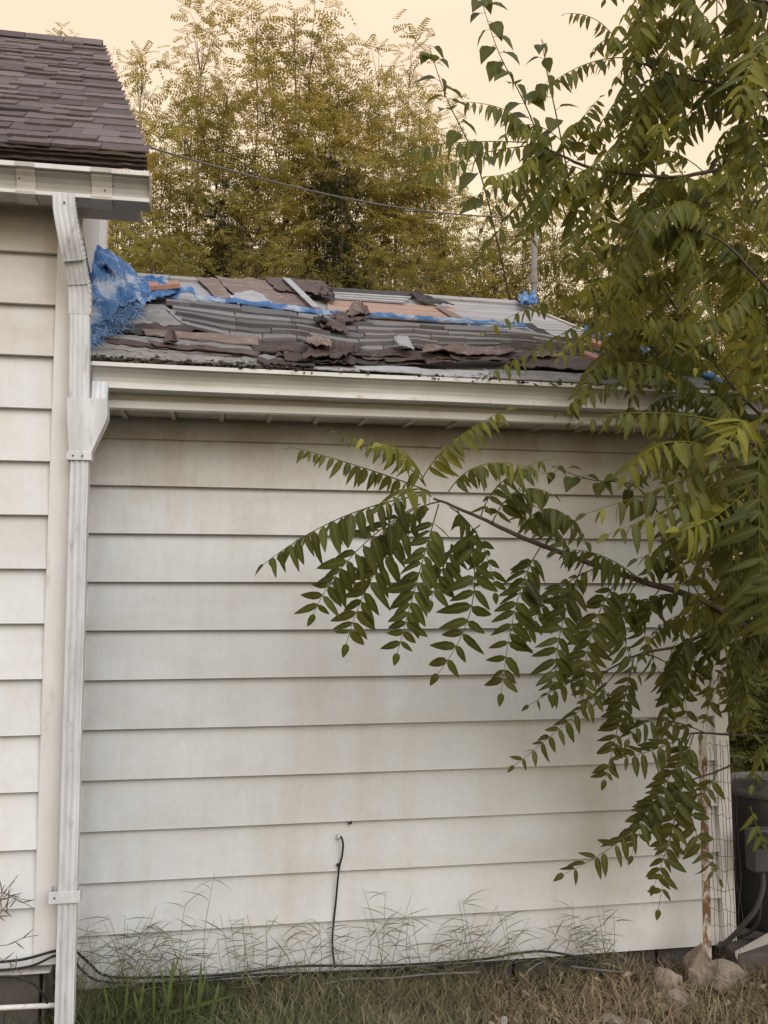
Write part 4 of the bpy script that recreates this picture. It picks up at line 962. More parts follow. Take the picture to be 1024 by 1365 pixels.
# ================================================================== foreground tree reaching in from the right
TX = at(1120, 900, -.75)
tree = thing('tree', (TX.x, TX.y, 0), 'large leafy tree with feathery compound leaves reaching over the wall from the right', 'tree')
m = MB(); tp_ = [Vector((TX.x + .16, TX.y + .08, -.1)), Vector((TX.x + .05, TX.y + .03, .5)), Vector((TX.x - .01, TX.y, 1.1)), Vector((TX.x + .03, TX.y + .02, 1.8)), Vector((TX.x - .01, TX.y + .06, 2.4)), Vector((TX.x + .07, TX.y + .10, 3.1)), Vector((TX.x + .02, TX.y + .05, 3.7)), Vector((TX.x + .12, TX.y, 4.3))]
tc_ = crv(tp_, 6); m.tube(tc_, [.058*(1 - .82*i/(len(tc_)-1)) for i in range(len(tc_))], 10); m.build('trunk', M['bark'], tree, True)
branches = {}
def branch(key, pts, r0, r1, parent=tree, mat='bark'):
    P = [at(*p) for p in pts]; c_ = crv(P, 6); n = len(c_)
    c_ = [p + Vector((.003*nz(i*.7, r0*99), 0, .004*nz(i*.6, 4, r0*50))) for i, p in enumerate(c_)]
    m = MB(); m.tube(c_, [r0 + (r1 - r0)*i/(n-1) for i in range(n)], 8)
    branches[key] = (m.build('branch', M[mat], parent, True), c_)
branch('A', [(1118, 905, -.75), (1010, 845, -.78), (935, 800, -.82), (830, 766, -.86), (700, 718, -.92), (640, 690, -.95), (578, 664, -.97)], .017, .004)
branch('B', [(1118, 800, -.75), (1030, 810, -.74), (945, 843, -.70), (900, 862, -.68), (850, 873, -.66), (800, 900, -.64)], .010, .003)
branch('C', [(1118, 1010, -.72), (1060, 985, -.66), (1006, 981, -.60), (960, 978, -.55), (922, 977, -.52)], .008, .0035)
branch('D', [(1115, 250, -.70), (1030, 220, -.72), (950, 228, -.76), (890, 236, -.80), (790, 224, -.84), (750, 208, -.86), (712, 190, -.88)], .011, .0035)
branch('E', [(1115, 190, -.72), (1024, 128, -.85), (960, 112, -.9), (900, 100, -.92), (835, 76, -.95)], .010, .0035)
branch('F', [(1117, 640, -.70), (1000, 590, -.62), (950, 548, -.55), (896, 495, -.50), (850, 440, -.48), (811, 406, -.46)], .009, .003)
branch('G', [(1117, 640, -.66), (1000, 540, -.52), (947, 476, -.40), (905, 416, -.36), (878, 370, -.34), (860, 320, -.34)], .007, .003)
branch('H', [(1118, 60, -.9), (1040, 10, -1.1), (960, -10, -1.15), (890, -20, -1.15)], .009, .004)
branch('I', [(1118, 760, -.85), (1040, 700, -1.05), (990, 640, -1.12), (960, 600, -1.12)], .009, .004)
branch('J', [(1118, 1060, -.72), (1060, 1000, -.62), (1000, 1010, -.50), (950, 1030, -.44), (905, 1045, -.42)], .006, .003)
branch('K', [(1118, 480, -.75), (1060, 430, -.95), (1010, 370, -1.05), (960, 320, -1.1), (900, 300, -1.1)], .008, .003)
NLEAF = [0]
def leaf(key, p0, p1, p2, pairs, ll, tone=.3, face=.5, droop=.35, grav=.55, start=.16, wr=.165):
    """p0, p1, p2 = (x, y, Y): foot, middle and tip of the leaf stalk"""
    a_, b_, c_ = at(*p0), at(*p1), at(*p2)
    if key in 'DEHFK': ll *= .84; pairs *= 1.12; tone = min(.9, tone + .22)
    m = compound_leaf(a_, b_, c_, max(3, round(pairs*.92)), ll*.94, tone, face, droop, grav, start=start, wr=wr); NLEAF[0] += 1
    return m.build('leaf', M['leaf'], branches[key][0], smooth=True, attr=True)
# spray at the end of the long branch across the wall
a = -.97
leaf('A', (572, 655, a), (480, 622, a-.05), (392, 597, a-.08), 15, .062, .20, .35, .3, .9)
leaf('A', (568, 648, a), (515, 600, a-.02), (447, 575, a), 11, .058, .22, .35, .3, .9)
leaf('A', (566, 645, a), (543, 606, a-.10), (508, 592, a-.22), 12, .105, .78, .75, .3, .35, wr=.15)
leaf('A', (562, 640, a), (605, 588, a-.08), (676, 546, a-.12), 13, .085, .72, .65, .4, .45)
leaf('A', (598, 655, a), (650, 618, a-.10), (727, 632, a-.12), 13, .075, .52, .5, .4, .7)
leaf('A', (575, 662, a), (548, 652, a-.12), (505, 676, a-.2), 9, .075, .62, .7, .3, .4)
leaf('A', (565, 660, a), (455, 690, a-.08), (352, 752, a-.05), 16, .105, .24, .5, .35, .55)
leaf('A', (560, 672, a), (475, 735, a-.12), (418, 818, a-.10), 13, .105, .22, .6, .35, .45)
leaf('A', (572, 678, a), (505, 755, a-.02), (462, 858, a), 14, .105, .18, .7, .3, .4)
leaf('A', (585, 672, a), (560, 760, a-.12), (530, 870, a-.1), 15, .100, .16, .8, .3, .3)
leaf('A', (610, 680, a), (632, 790, a-.03), (584, 898, a), 11, .105, .18, .8, .2, .25)
leaf('A', (590, 668, a), (520, 700, a+.1), (470, 770, a+.15), 12, .10, .12, .6, .3, .5)
leaf('A', (600, 676, a), (640, 720, a+.1), (660, 790, a+.12), 10, .09, .10, .7, .3, .4)
leaf('A', (640, 700, -.95), (600, 740, -.85), (575, 800, -.84), 11, .10, .14, .7, .3, .4)
leaf('A', (655, 700, -.95), (690, 655, -1.0), (738, 660, -1.02), 11, .085, .30, .5, .4, .7)
leaf('A', (690, 712, -.93), (735, 678, -1.0), (782, 722, -1.05), 12, .09, .20, .5, .4, .7)
leaf('A', (640, 692, -.95), (672, 640, -1.0), (735, 612, -1.0), 10, .07, .30, .5, .4, .7)
leaf('A', (722, 728, -.92), (690, 800, -.95), (668, 925, -.95), 15, .100, .14, .8, .25, .3)
leaf('A', (780, 748, -.88), (750, 830, -.92), (738, 925, -.94), 12, .105, .12, .8, .25, .3)
leaf('A', (760, 742, -.88), (735, 700, -.8), (690, 690, -.76), 10, .09, .16, .5, .35, .5)
leaf('A', (830, 766, -.86), (790, 840, -.86), (778, 935, -.84), 13, .10, .12, .8, .25, .3)
leaf('A', (850, 775, -.85), (830, 830, -.8), (850, 900, -.78), 11, .10, .10, .8, .25, .3)
leaf('A', (880, 785, -.84), (860, 850, -.75), (905, 930, -.7), 11, .085, .12, .8, .3, .3)
leaf('A', (800, 756, -.88), (740, 790, -.8), (700, 850, -.78), 11, .09, .10, .7, .3, .4)
leaf('A', (860, 778, -.85), (800, 740, -.95), (742, 735, -1.0), 12, .095, .22, .5, .4, .7)
leaf('A', (920, 796, -.82), (860, 800, -.7), (800, 850, -.66), 12, .10, .10, .6, .3, .5)
# leaves low on the right
leaf('B', (830, 885, -.65), (775, 945, -.66), (684, 1022, -.66), 12, .075, .22, .6, .25, .3, start=.3)
leaf('B', (845, 876, -.66), (826, 960, -.64), (806, 1040, -.63), 14, .090, .06, .6, .25, .4)
leaf('B', (860, 872, -.66), (905, 905, -.68), (915, 985, -.68), 8, .075, .18, .8, .2, .25, start=.3)
leaf('B', (810, 895, -.64), (770, 905, -.66), (705, 940, -.66), 11, .075, .18, .6, .3, .4)
leaf('B', (800, 900, -.64), (815, 935, -.6), (850, 960, -.58), 10, .08, .12, .7, .3, .4)
leaf('B', (790, 905, -.64), (760, 880, -.6), (735, 905, -.58), 8, .08, .14, .6, .3, .5)
leaf('C', (922, 977, -.52), (870, 1000, -.56), (826, 1010, -.56), 8, .085, .16, .7, .25, .3)
leaf('C', (922, 977, -.52), (890, 1040, -.54), (850, 1100, -.54), 11, .095, .14, .7, .25, .3)
leaf('C', (925, 978, -.52), (905, 1060, -.56), (878, 1212, -.58), 14, .092, .22, .85, .15, .2)
leaf('C', (905, 1040, -.5), (838, 1112, -.55), (752, 1165, -.55), 12, .105, .12, .6, .3, .5)
leaf('C', (915, 1010, -.5), (925, 1100, -.52), (958, 1172, -.54), 11, .085, .20, .8, .2, .25)
leaf('J', (905, 1045, -.42), (870, 1075, -.46), (842, 1140, -.46), 10, .09, .12, .7, .3, .4)
leaf('J', (910, 1045, -.42), (895, 1110, -.44), (872, 1180, -.46), 11, .095, .10, .7, .3, .4)
leaf('C', (940, 977, -.54), (875, 960, -.6), (838, 985, -.62), 9, .09, .20, .6, .35, .5)
leaf('J', (955, 1030, -.44), (935, 1060, -.48), (900, 1075, -.5), 6, .085, .14, .6, .3, .4)
leaf('C', (1000, 985, -.6), (985, 930, -.66), (965, 900, -.68), 7, .09, .16, .7, .2, .2)
leaf('J', (1000, 1075, -.45), (1010, 1105, -.47), (1018, 1125, -.48), 3, .075, .35, .8, .2, .5)
# sprays over the roof at the upper left of the crown
leaf('D', (713, 193, -.88), (680, 150, -.92), (612, 136, -.94), 13, .078, .38, .4, .5, 1.1)
leaf('D', (704, 190, -.88), (610, 190, -.93), (534, 202, -.94), 13, .080, .26, .4, .4, 1.1)
leaf('D', (716, 194, -.88), (630, 208, -.90), (541, 246, -.92), 14, .082, .26, .4, .4, 1.1)
leaf('D', (722, 196, -.87), (690, 225, -1.0), (650, 235, -1.1), 10, .085, .45, .5, .4, .9)
leaf('D', (740, 204, -.87), (690, 230, -.82), (620, 270, -.8), 13, .082, .18, .5, .4, .9)
leaf('D', (760, 212, -.86), (725, 260, -.9), (690, 330, -.9), 12, .085, .16, .6, .35, .7)
leaf('D', (750, 210, -.86), (690, 275, -.84), (625, 365, -.82), 14, .080, .24, .6, .35, .7)
leaf('D', (790, 224, -.84), (770, 280, -.85), (760, 350, -.86), 12, .085, .14, .7, .35, .6)
leaf('D', (800, 226, -.84), (840, 260, -.9), (870, 310, -.92), 12, .085, .25, .7, .35, .6)
leaf('D', (780, 222, -.85), (790, 180, -.9), (830, 160, -.95), 11, .085, .45, .6, .4, .8)
leaf('D', (740, 205, -.87), (770, 165, -.84), (800, 130, -.82), 11, .08, .22, .5, .4, .8)
leaf('D', (860, 236, -.8), (835, 200, -.95), (800, 210, -1.05), 10, .09, .40, .6, .4, .8)
leaf('D', (880, 236, -.8), (860, 290, -.8), (830, 350, -.82), 13, .09, .14, .7, .3, .6)
leaf('D', (730, 200, -.87), (715, 175, -.95), (672, 180, -1.0), 10, .08, .40, .5, .4, .9)
leaf('E', (838, 77, -.95), (775, 88, -.97), (709, 131, -.98), 14, .078, .32, .4, .4, 1.1)
leaf('E', (832, 74, -.95), (800, 30, -.96), (755, 18, -.96), 10, .066, .30, .4, .4, 1.0)
leaf('E', (845, 78, -.95), (862, 40, -1.0), (900, 20, -1.05), 11, .085, .50, .6, .4, .8)
leaf('E', (850, 80, -.95), (830, 120, -1.0), (800, 165, -1.0), 11, .085, .22, .6, .4, .7)
leaf('E', (870, 90, -.94), (900, 130, -1.0), (905, 190, -1.0), 12, .085, .20, .7, .35, .6)
leaf('E', (890, 98, -.93), (850, 140, -.85), (830, 200, -.84), 12, .085, .14, .7, .35, .6)
leaf('H', (890, -20, -1.15), (860, 20, -1.2), (845, 90, -1.2), 12, .085, .50, .7, .35, .6)
leaf('H', (905, -18, -1.15), (930, 10, -1.2), (960, 50, -1.25), 12, .09, .42, .6, .4, .7)
leaf('F', (811, 406, -.46), (745, 398, -.5), (644, 442, -.54), 13, .085, .42, .45, .4, .9)
leaf('F', (815, 410, -.46), (740, 450, -.52), (650, 500, -.55), 13, .088, .28, .5, .4, .8)
leaf('F', (813, 404, -.46), (775, 350, -.5), (708, 362, -.52), 12, .085, .22, .5, .4, .9)
leaf('F', (830, 420, -.47), (790, 440, -.6), (745, 478, -.65), 11, .085, .55, .6, .4, .6)
leaf('F', (850, 440, -.48), (800, 480, -.55), (770, 530, -.58), 11, .09, .22, .7, .35, .5)
leaf('F', (905, 505, -.5), (860, 430, -.62), (778, 432, -.7), 12, .095, .52, .55, .35, .5)
leaf('F', (968, 560, -.58), (885, 492, -.72), (800, 492, -.78), 11, .105, .28, .35, .3, 1.2)
leaf('F', (900, 500, -.5), (820, 510, -.62), (745, 550, -.66), 12, .09, .25, .5, .35, .7)
leaf('F', (890, 490, -.5), (830, 380, -.6), (782, 395, -.7), 10, .10, .60, .7, .3, .4)
leaf('I', (985, 566, -1.1), (870, 550, -1.12), (778, 562, -1.12), 10, .085, .45, .4, .35, .9, start=.35)
leaf('I', (968, 604, -1.12), (890, 590, -1.2), (832, 635, -1.24), 10, .105, .68, .5, .35, .6)
leaf('I', (975, 610, -1.12), (910, 640, -1.2), (780, 685, -1.22), 12, .095, .42, .45, .3, .8)
leaf('I', (985, 625, -1.12), (905, 670, -1.22), (812, 712, -1.25), 11, .11, .60, .55, .35, .6)
leaf('I', (965, 602, -1.12), (990, 560, -1.25), (955, 615, -1.4), 12, .115, .74, .75, .25, .3, wr=.15)
leaf('I', (990, 640, -1.12), (930, 700, -1.2), (850, 745, -1.22), 11, .10, .34, .55, .35, .6)
leaf('I', (1000, 650, -1.12), (950, 690, -1.28), (905, 705, -1.35), 11, .11, .62, .7, .35, .4)
leaf('I', (1012, 560, -1.2), (1012, 680, -1.35), (1016, 830, -1.4), 13, .15, .34, .85, .25, .3, wr=.13)
leaf('I', (1060, 640, -1.2), (1040, 740, -1.4), (1030, 850, -1.45), 12, .13, .30, .85, .25, .35, wr=.13)
leaf('K', (1010, 370, -1.05), (960, 420, -1.15), (900, 430, -1.2), 12, .095, .40, .6, .4, .6)
leaf('K', (1060, 30, -1.3), (1010, 70, -1.45), (985, 140, -1.5), 10, .13, .50, .8, .3, .3, wr=.14)
# fill of the crown toward the right edge: leaves spring from every branch in all directions
def fill(key, n, t0, t1, ll=(.058, .084), dirx=(-1, .4), dirz=(-.9, .5), ln=(.26, .40), tone=(.12, .62), dy=(-.35, .3)):
    ob, c_ = branches[key]; nn = len(c_)
    for k in range(n):
        t = t0 + (t1 - t0)*(k + R.random())/n; p = c_[min(nn - 1, int(t*(nn - 1)))]
        d = Vector((R.uniform(*dirx), R.uniform(*dy), R.uniform(*dirz)))
        d.normalize(); L = R.uniform(*ln); e_ = p + d*L - Vector((0, 0, .10 + .08*R.random()))
        mid_ = p + d*L*.55 + Vector((0, 0, .03))
        tn = R.uniform(*tone) + (.22 if key in 'DEHK' else .06)
        m = compound_leaf(p, mid_, e_, R.choice((9, 10, 11, 12)), R.uniform(*ll), tn if R.random() < .8 else min(.75, tn + .3), R.uniform(.3, .7), .4, R.uniform(.4, .9)); NLEAF[0] += 1
        m.build('leaf', M['leaf'], ob, smooth=True, attr=True)
fill('A', 14, .02, .42, dirz=(-.6, .8), tone=(.05, .3))
fill('A', 6, .0, .2, dirz=(-.4, .6), ll=(.07, .09), tone=(.1, .4))
fill('B', 8, .0, .6, tone=(.06, .3))
fill('D', 30, .02, .72, dirz=(-.9, .7))
fill('E', 14, .02, .8, dirz=(-.9, .6))
fill('F', 23, .0, .75, dirz=(-.7, .9))
fill('G', 27, .05, 1.0, dirz=(-.6, .9), dy=(-.3, .4))
fill('H', 19, .05, 1.0, dirz=(-1, .2))
fill('I', 24, .0, .9, dirz=(-.8, .9), ll=(.065, .09), tone=(.1, .5))
fill('K', 27, .05, 1.0, dirz=(-.9, .8), ll=(.06, .085), tone=(.08, .5))
fill('C', 2, .0, .3, dirz=(-.3, .6), tone=(.08, .3))

# the many smaller leaves behind, too many to pick apart
more = MB()
for key, n_, t0, t1 in (('D', 20, .0, .75), ('E', 18, .0, .9), ('H', 20, .0, 1.0), ('K', 18, .0, 1.0), ('G', 14, .1, 1.0), ('F', 10, .0, .8), ('I', 10, .0, .9), ('B', 6, .0, .5)):
    c_ = branches[key][1]; nn = len(c_)
    for k in range(n_):
        p = c_[min(nn - 1, int((t0 + (t1 - t0)*R.random())*(nn - 1)))] + Vector((0, R.uniform(0, .25), R.uniform(-.05, .05)))
        d = Vector((R.uniform(-1, .5), R.uniform(-.2, .5), R.uniform(-.9, .7))).normalized(); L = R.uniform(.22, .38)
        q = compound_leaf(p, p + d*L*.55 + Vector((0, 0, .03)), p + d*L - Vector((0, 0, .12)), R.choice((8, 9, 10, 11)), R.uniform(.056, .08), R.uniform(.2, .75), R.uniform(.3, .7), .4, R.uniform(.4, .9))
        n0 = len(more.v); more.v += q.v; more.f += [tuple(i + n0 for i in f_) for f_ in q.f]; more.a += q.a; more.b += q.b
o = more.build('more_leaves', M['leaf'], tree, smooth=True, attr=True); o['kind'] = 'stuff'

# heart-leaved saplings growing through the crown
def shoot(name, label, pts, leaves, L, tone):
    P = [at(*p) for p in pts]; root = thing(name, P[0], label, 'sapling')
    c_ = crv(P, 8); n = len(c_); m = MB(); m.tube(c_, [.0042 - .0030*i/(n-1) for i in range(n)], 6); st = m.build('stem', M['bark'], root, True)
    for k in range(leaves):
        t = .25 + .75*k/(leaves - 1); p = c_[min(n-1, int(t*(n-1)))]; s = 1 if k % 2 else -1
        d = Vector((s*R.uniform(.3, 1.0), R.uniform(-.8, .6), R.uniform(-.7, .5))); l_ = MB()
        q = p + d.normalized()*.025; l_.tube([p, q], .0012, 4, tone=.6)
        ll = L*(1 - .45*t)*R.uniform(.8, 1.15)
        leaflet(l_, q, d + Vector((0, 0, -.4)), Vector((R.gauss(0, .3), -.6, .8)), ll, ll*.40, min(1, max(0, tone + R.gauss(0, .12))), .3, .3, HEART)
        l_.build('leaf', M['heart_leaf'], root, smooth=True, attr=True)
shoot('sapling', 'slender heart-leaved shoot rising highest against the sky above the low roof', [(800, 420, -.1), (745, 260, -.15), (705, 150, -.2), (665, 70, -.22), (640, -5, -.24)], 26, .15, .30)
shoot('sapling', 'short heart-leaved shoot right beside the tall one, against the sky', [(770, 300, -.3), (745, 170, -.3), (730, 100, -.3), (722, 52, -.3)], 12, .12, .28)
shoot('sapling', 'heart-leaved shoot left of the crown in front of the far trees', [(680, 400, .1), (640, 230, 0), (595, 130, -.05), (572, 60, -.1)], 18, .15, .34)
shoot('sapling', 'small heart-leaved shoot in front of the upper right of the white wall', [(900, 720, -.35), (850, 650, -.4), (790, 640, -.42), (735, 622, -.44)], 14, .11, .16)

# ================================================================== far trees
def pinnate_template(pairs=7, L=1.0):
    V, Fc = [], []
    def quad(b, d, l, w):
        s = np.cross(d, [0, 0, 1.0]); s /= np.linalg.norm(s) + 1e-9; n = len(V)
        V.extend([b, b + d*l*.5 + s*w, b + d*l, b + d*l*.5 - s*w]); Fc.append((n, n+1, n+2, n+3))
    for k in range(pairs):
        t = .2 + .75*k/(pairs-1); b = np.array([L*t, 0, -.22*L*t*t])
        for s in (-1, 1):
            d = np.array([.45, s*.85, -.42]); d /= np.linalg.norm(d); quad(b, d, L*.31*(1 - .35*t), L*.050)
    quad(np.array([L*.95, 0, -.2*L]), np.array([.85, 0, -.5]), L*.22, L*.045)
    quad(np.array([0, 0, 0.]), np.array([.98, 0, -.2]), L*.95, L*.008)
    return np.array(V), np.array(Fc)
TPL = [pinnate_template(p) for p in (5, 6, 7)]
def crown_mesh(name, pts, dirs, sizes, tones, mat, parent, tpl=None):
    V0, F0 = tpl if tpl else TPL[R.randrange(3)]
    n = len(pts); f = dirs/np.linalg.norm(dirs, axis=1, keepdims=True)
    upv = np.tile(np.array([0, 0, 1.0]), (n, 1)) + NR.normal(0, .45, (n, 3))
    sd = np.cross(upv, f); sd /= np.linalg.norm(sd, axis=1, keepdims=True) + 1e-9; u = np.cross(f, sd)
    Rm = np.stack([f, sd, u], axis=2)*sizes[:, None, None]
    V = np.einsum('nij,kj->nki', Rm, V0) + pts[:, None, :]
    k = len(V0); Fs = (F0[None] + (np.arange(n)*k)[:, None, None]).reshape(-1, 4)
    me = bpy.data.meshes.new(name); V = V.reshape(-1, 3)
    me.vertices.add(len(V)); me.vertices.foreach_set('co', V.ravel().astype(np.float32))
    me.loops.add(Fs.size); me.loops.foreach_set('vertex_index', Fs.ravel().astype(np.int32))
    me.polygons.add(len(Fs)); me.polygons.foreach_set('loop_start', (np.arange(len(Fs))*4).astype(np.int32))
    me.update(calc_edges=True); me.validate()
    a_ = me.attributes.new('tone', 'FLOAT', 'POINT'); a_.data.foreach_set('value', np.repeat(np.clip(tones, 0, 1), k).astype(np.float32))
    me.materials.append(mat); return link(name, me, parent)
_P, _D, _S, _T = [], [], [], []                       # rest of the near tree's crown, right of the picture
for k in range(26):
    a_ = R.uniform(-1.3, 1.3); b0 = Vector((TX.x + .03, TX.y + .03, R.uniform(1.5, 4.1))); d_ = Vector((cos(a_), sin(a_), R.uniform(.0, .5))).normalized(); ln_ = R.uniform(.5, 1.1)
    mm = MB(); mm.tube(crv([b0, b0 + d_*ln_*.5 + Vector((0, 0, .04)), b0 + d_*ln_], 4), [.009 - .0008*i for i in range(9)], 6); mm.build('branch', M['bark'], tree, True)
    for j in range(13):
        e_ = R.uniform(0, 2*pi); _P.append(tuple(b0 + d_*ln_*R.uniform(.3, 1.0))); _D.append((cos(e_) + d_.x*.6, sin(e_) + d_.y*.6, R.uniform(-.5, .4))); _S.append(R.uniform(.24, .40)); _T.append(R.uniform(.2, .65))
o = crown_mesh('crown', np.array(_P), np.array(_D), np.array(_S), np.array(_T), M['leaf'], tree, pinnate_template(9)); o['kind'] = 'stuff'
def far_tree(label, bx, Y, tips, twigs=13, per=8, size=.30, tone=.5, mat='bgleaf', group='trees behind the houses', low=.30, spread=.75, trunk=.10):
    """tips = (x, y, dY) in the photograph where the leaders end"""
    b = at(bx, 795, Y); root = thing('background_tree', (b.x, Y, 0), label, 'tree', group)
    H = max(at(x, y, Y).z for (x, y, d) in tips)
    fork = Vector((b.x, Y, H*.22)); m = MB(); m.tube([(b.x + .1, Y, -.2), (b.x, Y, H*.1), fork], [trunk*1.15, trunk, trunk*.85], 8)
    P, D, S, Tn = [], [], [], []
    for (x, y, dY) in tips:
        tip = at(x, y, Y + dY); l = (tip - fork).length
        c1 = fork.lerp(tip, .45); c1.x = c1.x*.55 + tip.x*.45; c_ = crv([fork, c1 + Vector((R.gauss(0, .5), R.gauss(0, .4), 0)), fork.lerp(tip, .75) + Vector(((tip.x - fork.x)*.12, 0, 0)), tip], 7); n = len(c_)
        m.tube(c_, [trunk*.15*(1 - .8*i/(n-1)) for i in range(n)], 6)
        for k in range(int(twigs*4.4)):
            t = low + (1 - low)*R.random()**.85; p = c_[min(n-1, int(t*(n-1)))]
            sg = spread*(.86 - .58*t); ctr = p + Vector((R.gauss(0, sg), R.gauss(0, sg), R.gauss(0, sg*.55)))
            d = (ctr - p); d.normalize(); d = (d + Vector((R.gauss(0, .3), R.gauss(0, .3), R.uniform(-.1, .6)))).normalized(); tl = R.uniform(.22, .5)
            if k % 3 == 0: m.tube([c_[max(0, int((t - .1)*(n-1)))], (p + ctr)*.5 + Vector((0, 0, .03)), ctr + d*tl*.5], [.007, .004, .002], 3)
            tn = tone + .04 + R.gauss(0, .14) + .22*(t - .5) + .55*nz(ctr.x*1.1, ctr.y*1.1, ctr.z*1.1)
            for j in range(int(per*.8)):
                s_ = R.uniform(-.5, .5); o_ = ctr + d*tl*s_; a2_ = R.uniform(0, 2*pi)
                dd = d*.55 + Vector((cos(a2_), sin(a2_), R.uniform(-.6, .25)))
                P.append(o_); D.append(dd); S.append(size*R.uniform(.6, 1.15)); Tn.append(tn + R.gauss(0, .12))
        for j in range(3):
            a2_ = R.uniform(0, 2*pi); P.append(tip); D.append(Vector((cos(a2_), sin(a2_), .7))); S.append(size*R.uniform(.6, .9)); Tn.append(tone + .1)
    m.build('trunk', M['trunk'], root)
    crown_mesh('crown', np.array([tuple(p) for p in P]), np.array([tuple(p) for p in D]), np.array(S), np.array(Tn), M[mat], root)
    return root
far_tree('thin golden tree just right of the brown shingle roof edge', 205, 10.0, [(190, 72, 0), (178, 140, .4), (212, 160, -.3), (160, 190, .5), (228, 215, 0), (150, 260, .2), (200, 300, -.3), (165, 340, .3), (135, 310, 0)], 12, 6, .28, .55, low=.42)
far_tree('tall narrow golden-green tree with a bare-tipped leader left of the middle', 285, 10.6, [(272, 18, 0), (262, 90, .4), (300, 110, -.4), (245, 150, .3), (290, 190, .2), (255, 240, -.3), (310, 250, .4), (235, 300, 0), (285, 320, -.4), (320, 345, .1)], 13, 7, .28, .55, low=.42)
far_tree('tallest golden-green tree in the middle behind the low roof', 405, 10.2, [(335, 14, .2), (392, 12, 0), (420, 0, -.3), (365, 55, .4), (436, 45, .3), (455, 95, -.2), (350, 120, -.5), (400, 110, .6), (470, 140, .4), (340, 200, .3), (430, 180, -.4), (380, 220, .5), (360, 300, -.2), (415, 290, .3), (390, 350, 0), (475, 210, 0)], 15, 8, .29, .58, low=.34, trunk=.13)
far_tree('golden-green tree right of the tallest one with a drooping right side', 520, 10.4, [(505, 62, 0), (548, 62, .3), (528, 110, -.4), (560, 130, .2), (495, 150, .4), (585, 170, -.2), (545, 190, .3), (510, 230, -.3), (570, 240, .2), (600, 270, 0), (530, 290, .3), (560, 330, -.3), (610, 330, .2), (500, 320, .1)], 13, 7, .29, .52, low=.36)
far_tree('dark ivy-clad trunk standing behind the middle of the low roof', 440, 9.4, [(446, 180, 0), (430, 230, .2), (455, 240, -.2), (440, 290, .1), (452, 330, -.1), (430, 350, 0), (470, 290, .2)], 11, 9, .17, .3, 'bgleaf_dark', low=.22, spread=.42, trunk=.14)
far_tree('second dark ivy-clad trunk, left of the middle', 297, 9.6, [(300, 225, 0), (290, 265, .2), (305, 290, -.2), (296, 330, .1), (288, 350, 0)], 9, 8, .16, .35, 'bgleaf_dark', low=.24, spread=.30, trunk=.10)
far_tree('low leafy green tree along the ridge behind the blue tarp', 170, 8.6, [(150, 300, 0), (175, 290, .3), (200, 310, -.2), (140, 330, .2), (185, 335, 0), (225, 320, .3), (245, 340, -.2), (215, 350, .1)], 8, 7, .22, .36, low=.3)
far_tree('leafy green tree along the ridge behind the torn felt', 350, 8.8, [(310, 320, 0), (340, 300, .3), (365, 325, -.2), (395, 310, .2), (330, 345, 0), (375, 350, .3), (415, 345, -.2), (440, 360, .1)], 8, 7, .22, .40, low=.3)
far_tree('leafy olive tree along the ridge behind the bare deck', 560, 8.8, [(500, 330, 0), (530, 320, .3), (560, 335, -.2), (590, 320, .2), (520, 355, 0), (575, 360, .3), (610, 350, -.2), (640, 330, .1), (630, 365, 0)], 8, 7, .22, .46, low=.3)
far_tree('olive tree seen behind the roof vent pipe', 690, 9.2, [(640, 280, 0), (670, 250, .3), (700, 270, -.2), (735, 250, .2), (660, 320, 0), (715, 320, .3), (750, 300, -.2), (690, 350, .1), (745, 355, 0), (660, 365, .2)], 13, 8, .25, .46, low=.3)
far_tree('dense olive tree behind the right end of the low roof', 820, 9.0, [(790, 270, 0), (830, 240, .3), (860, 270, -.2), (780, 320, .2), (830, 320, 0), (870, 330, .3), (800, 370, -.2), (850, 390, .1), (885, 400, 0), (780, 400, .3), (830, 430, 0)], 14, 9, .25, .42, low=.24)
far_tree('dense golden tree beyond the right roof corner', 930, 8.6, [(910, 250, 0), (950, 230, .3), (980, 260, -.2), (900, 310, .2), (950, 310, 0), (990, 330, .3), (920, 370, -.2), (965, 390, .1), (1000, 420, 0), (900, 420, .3), (950, 450, -.3), (990, 480, .2)], 14, 9, .25, .48, low=.2)
far_tree('dense olive tree at the right edge behind the foreground leaves', 1050, 8.2, [(1020, 200, 0), (1060, 180, .3), (1100, 220, -.2), (1030, 280, .2), (1080, 290, 0), (1020, 360, .3), (1070, 380, -.2), (1030, 440, .1), (1090, 450, 0), (1030, 510, .3)], 13, 9, .25, .40, low=.2)
far_tree('treetop just showing above the brown shingle ridge', 85, 12.0, [(82, 36, 0), (92, 52, .2), (76, 58, 0), (88, 70, 0)], 5, 3, .20, .45, low=.86, spread=.3)
far_tree('treetop peeking out at the rake of the brown roof', 152, 12.0, [(150, 76, 0), (156, 100, .2), (148, 130, 0), (162, 150, .1)], 7, 4, .20, .5, low=.6, spread=.4)
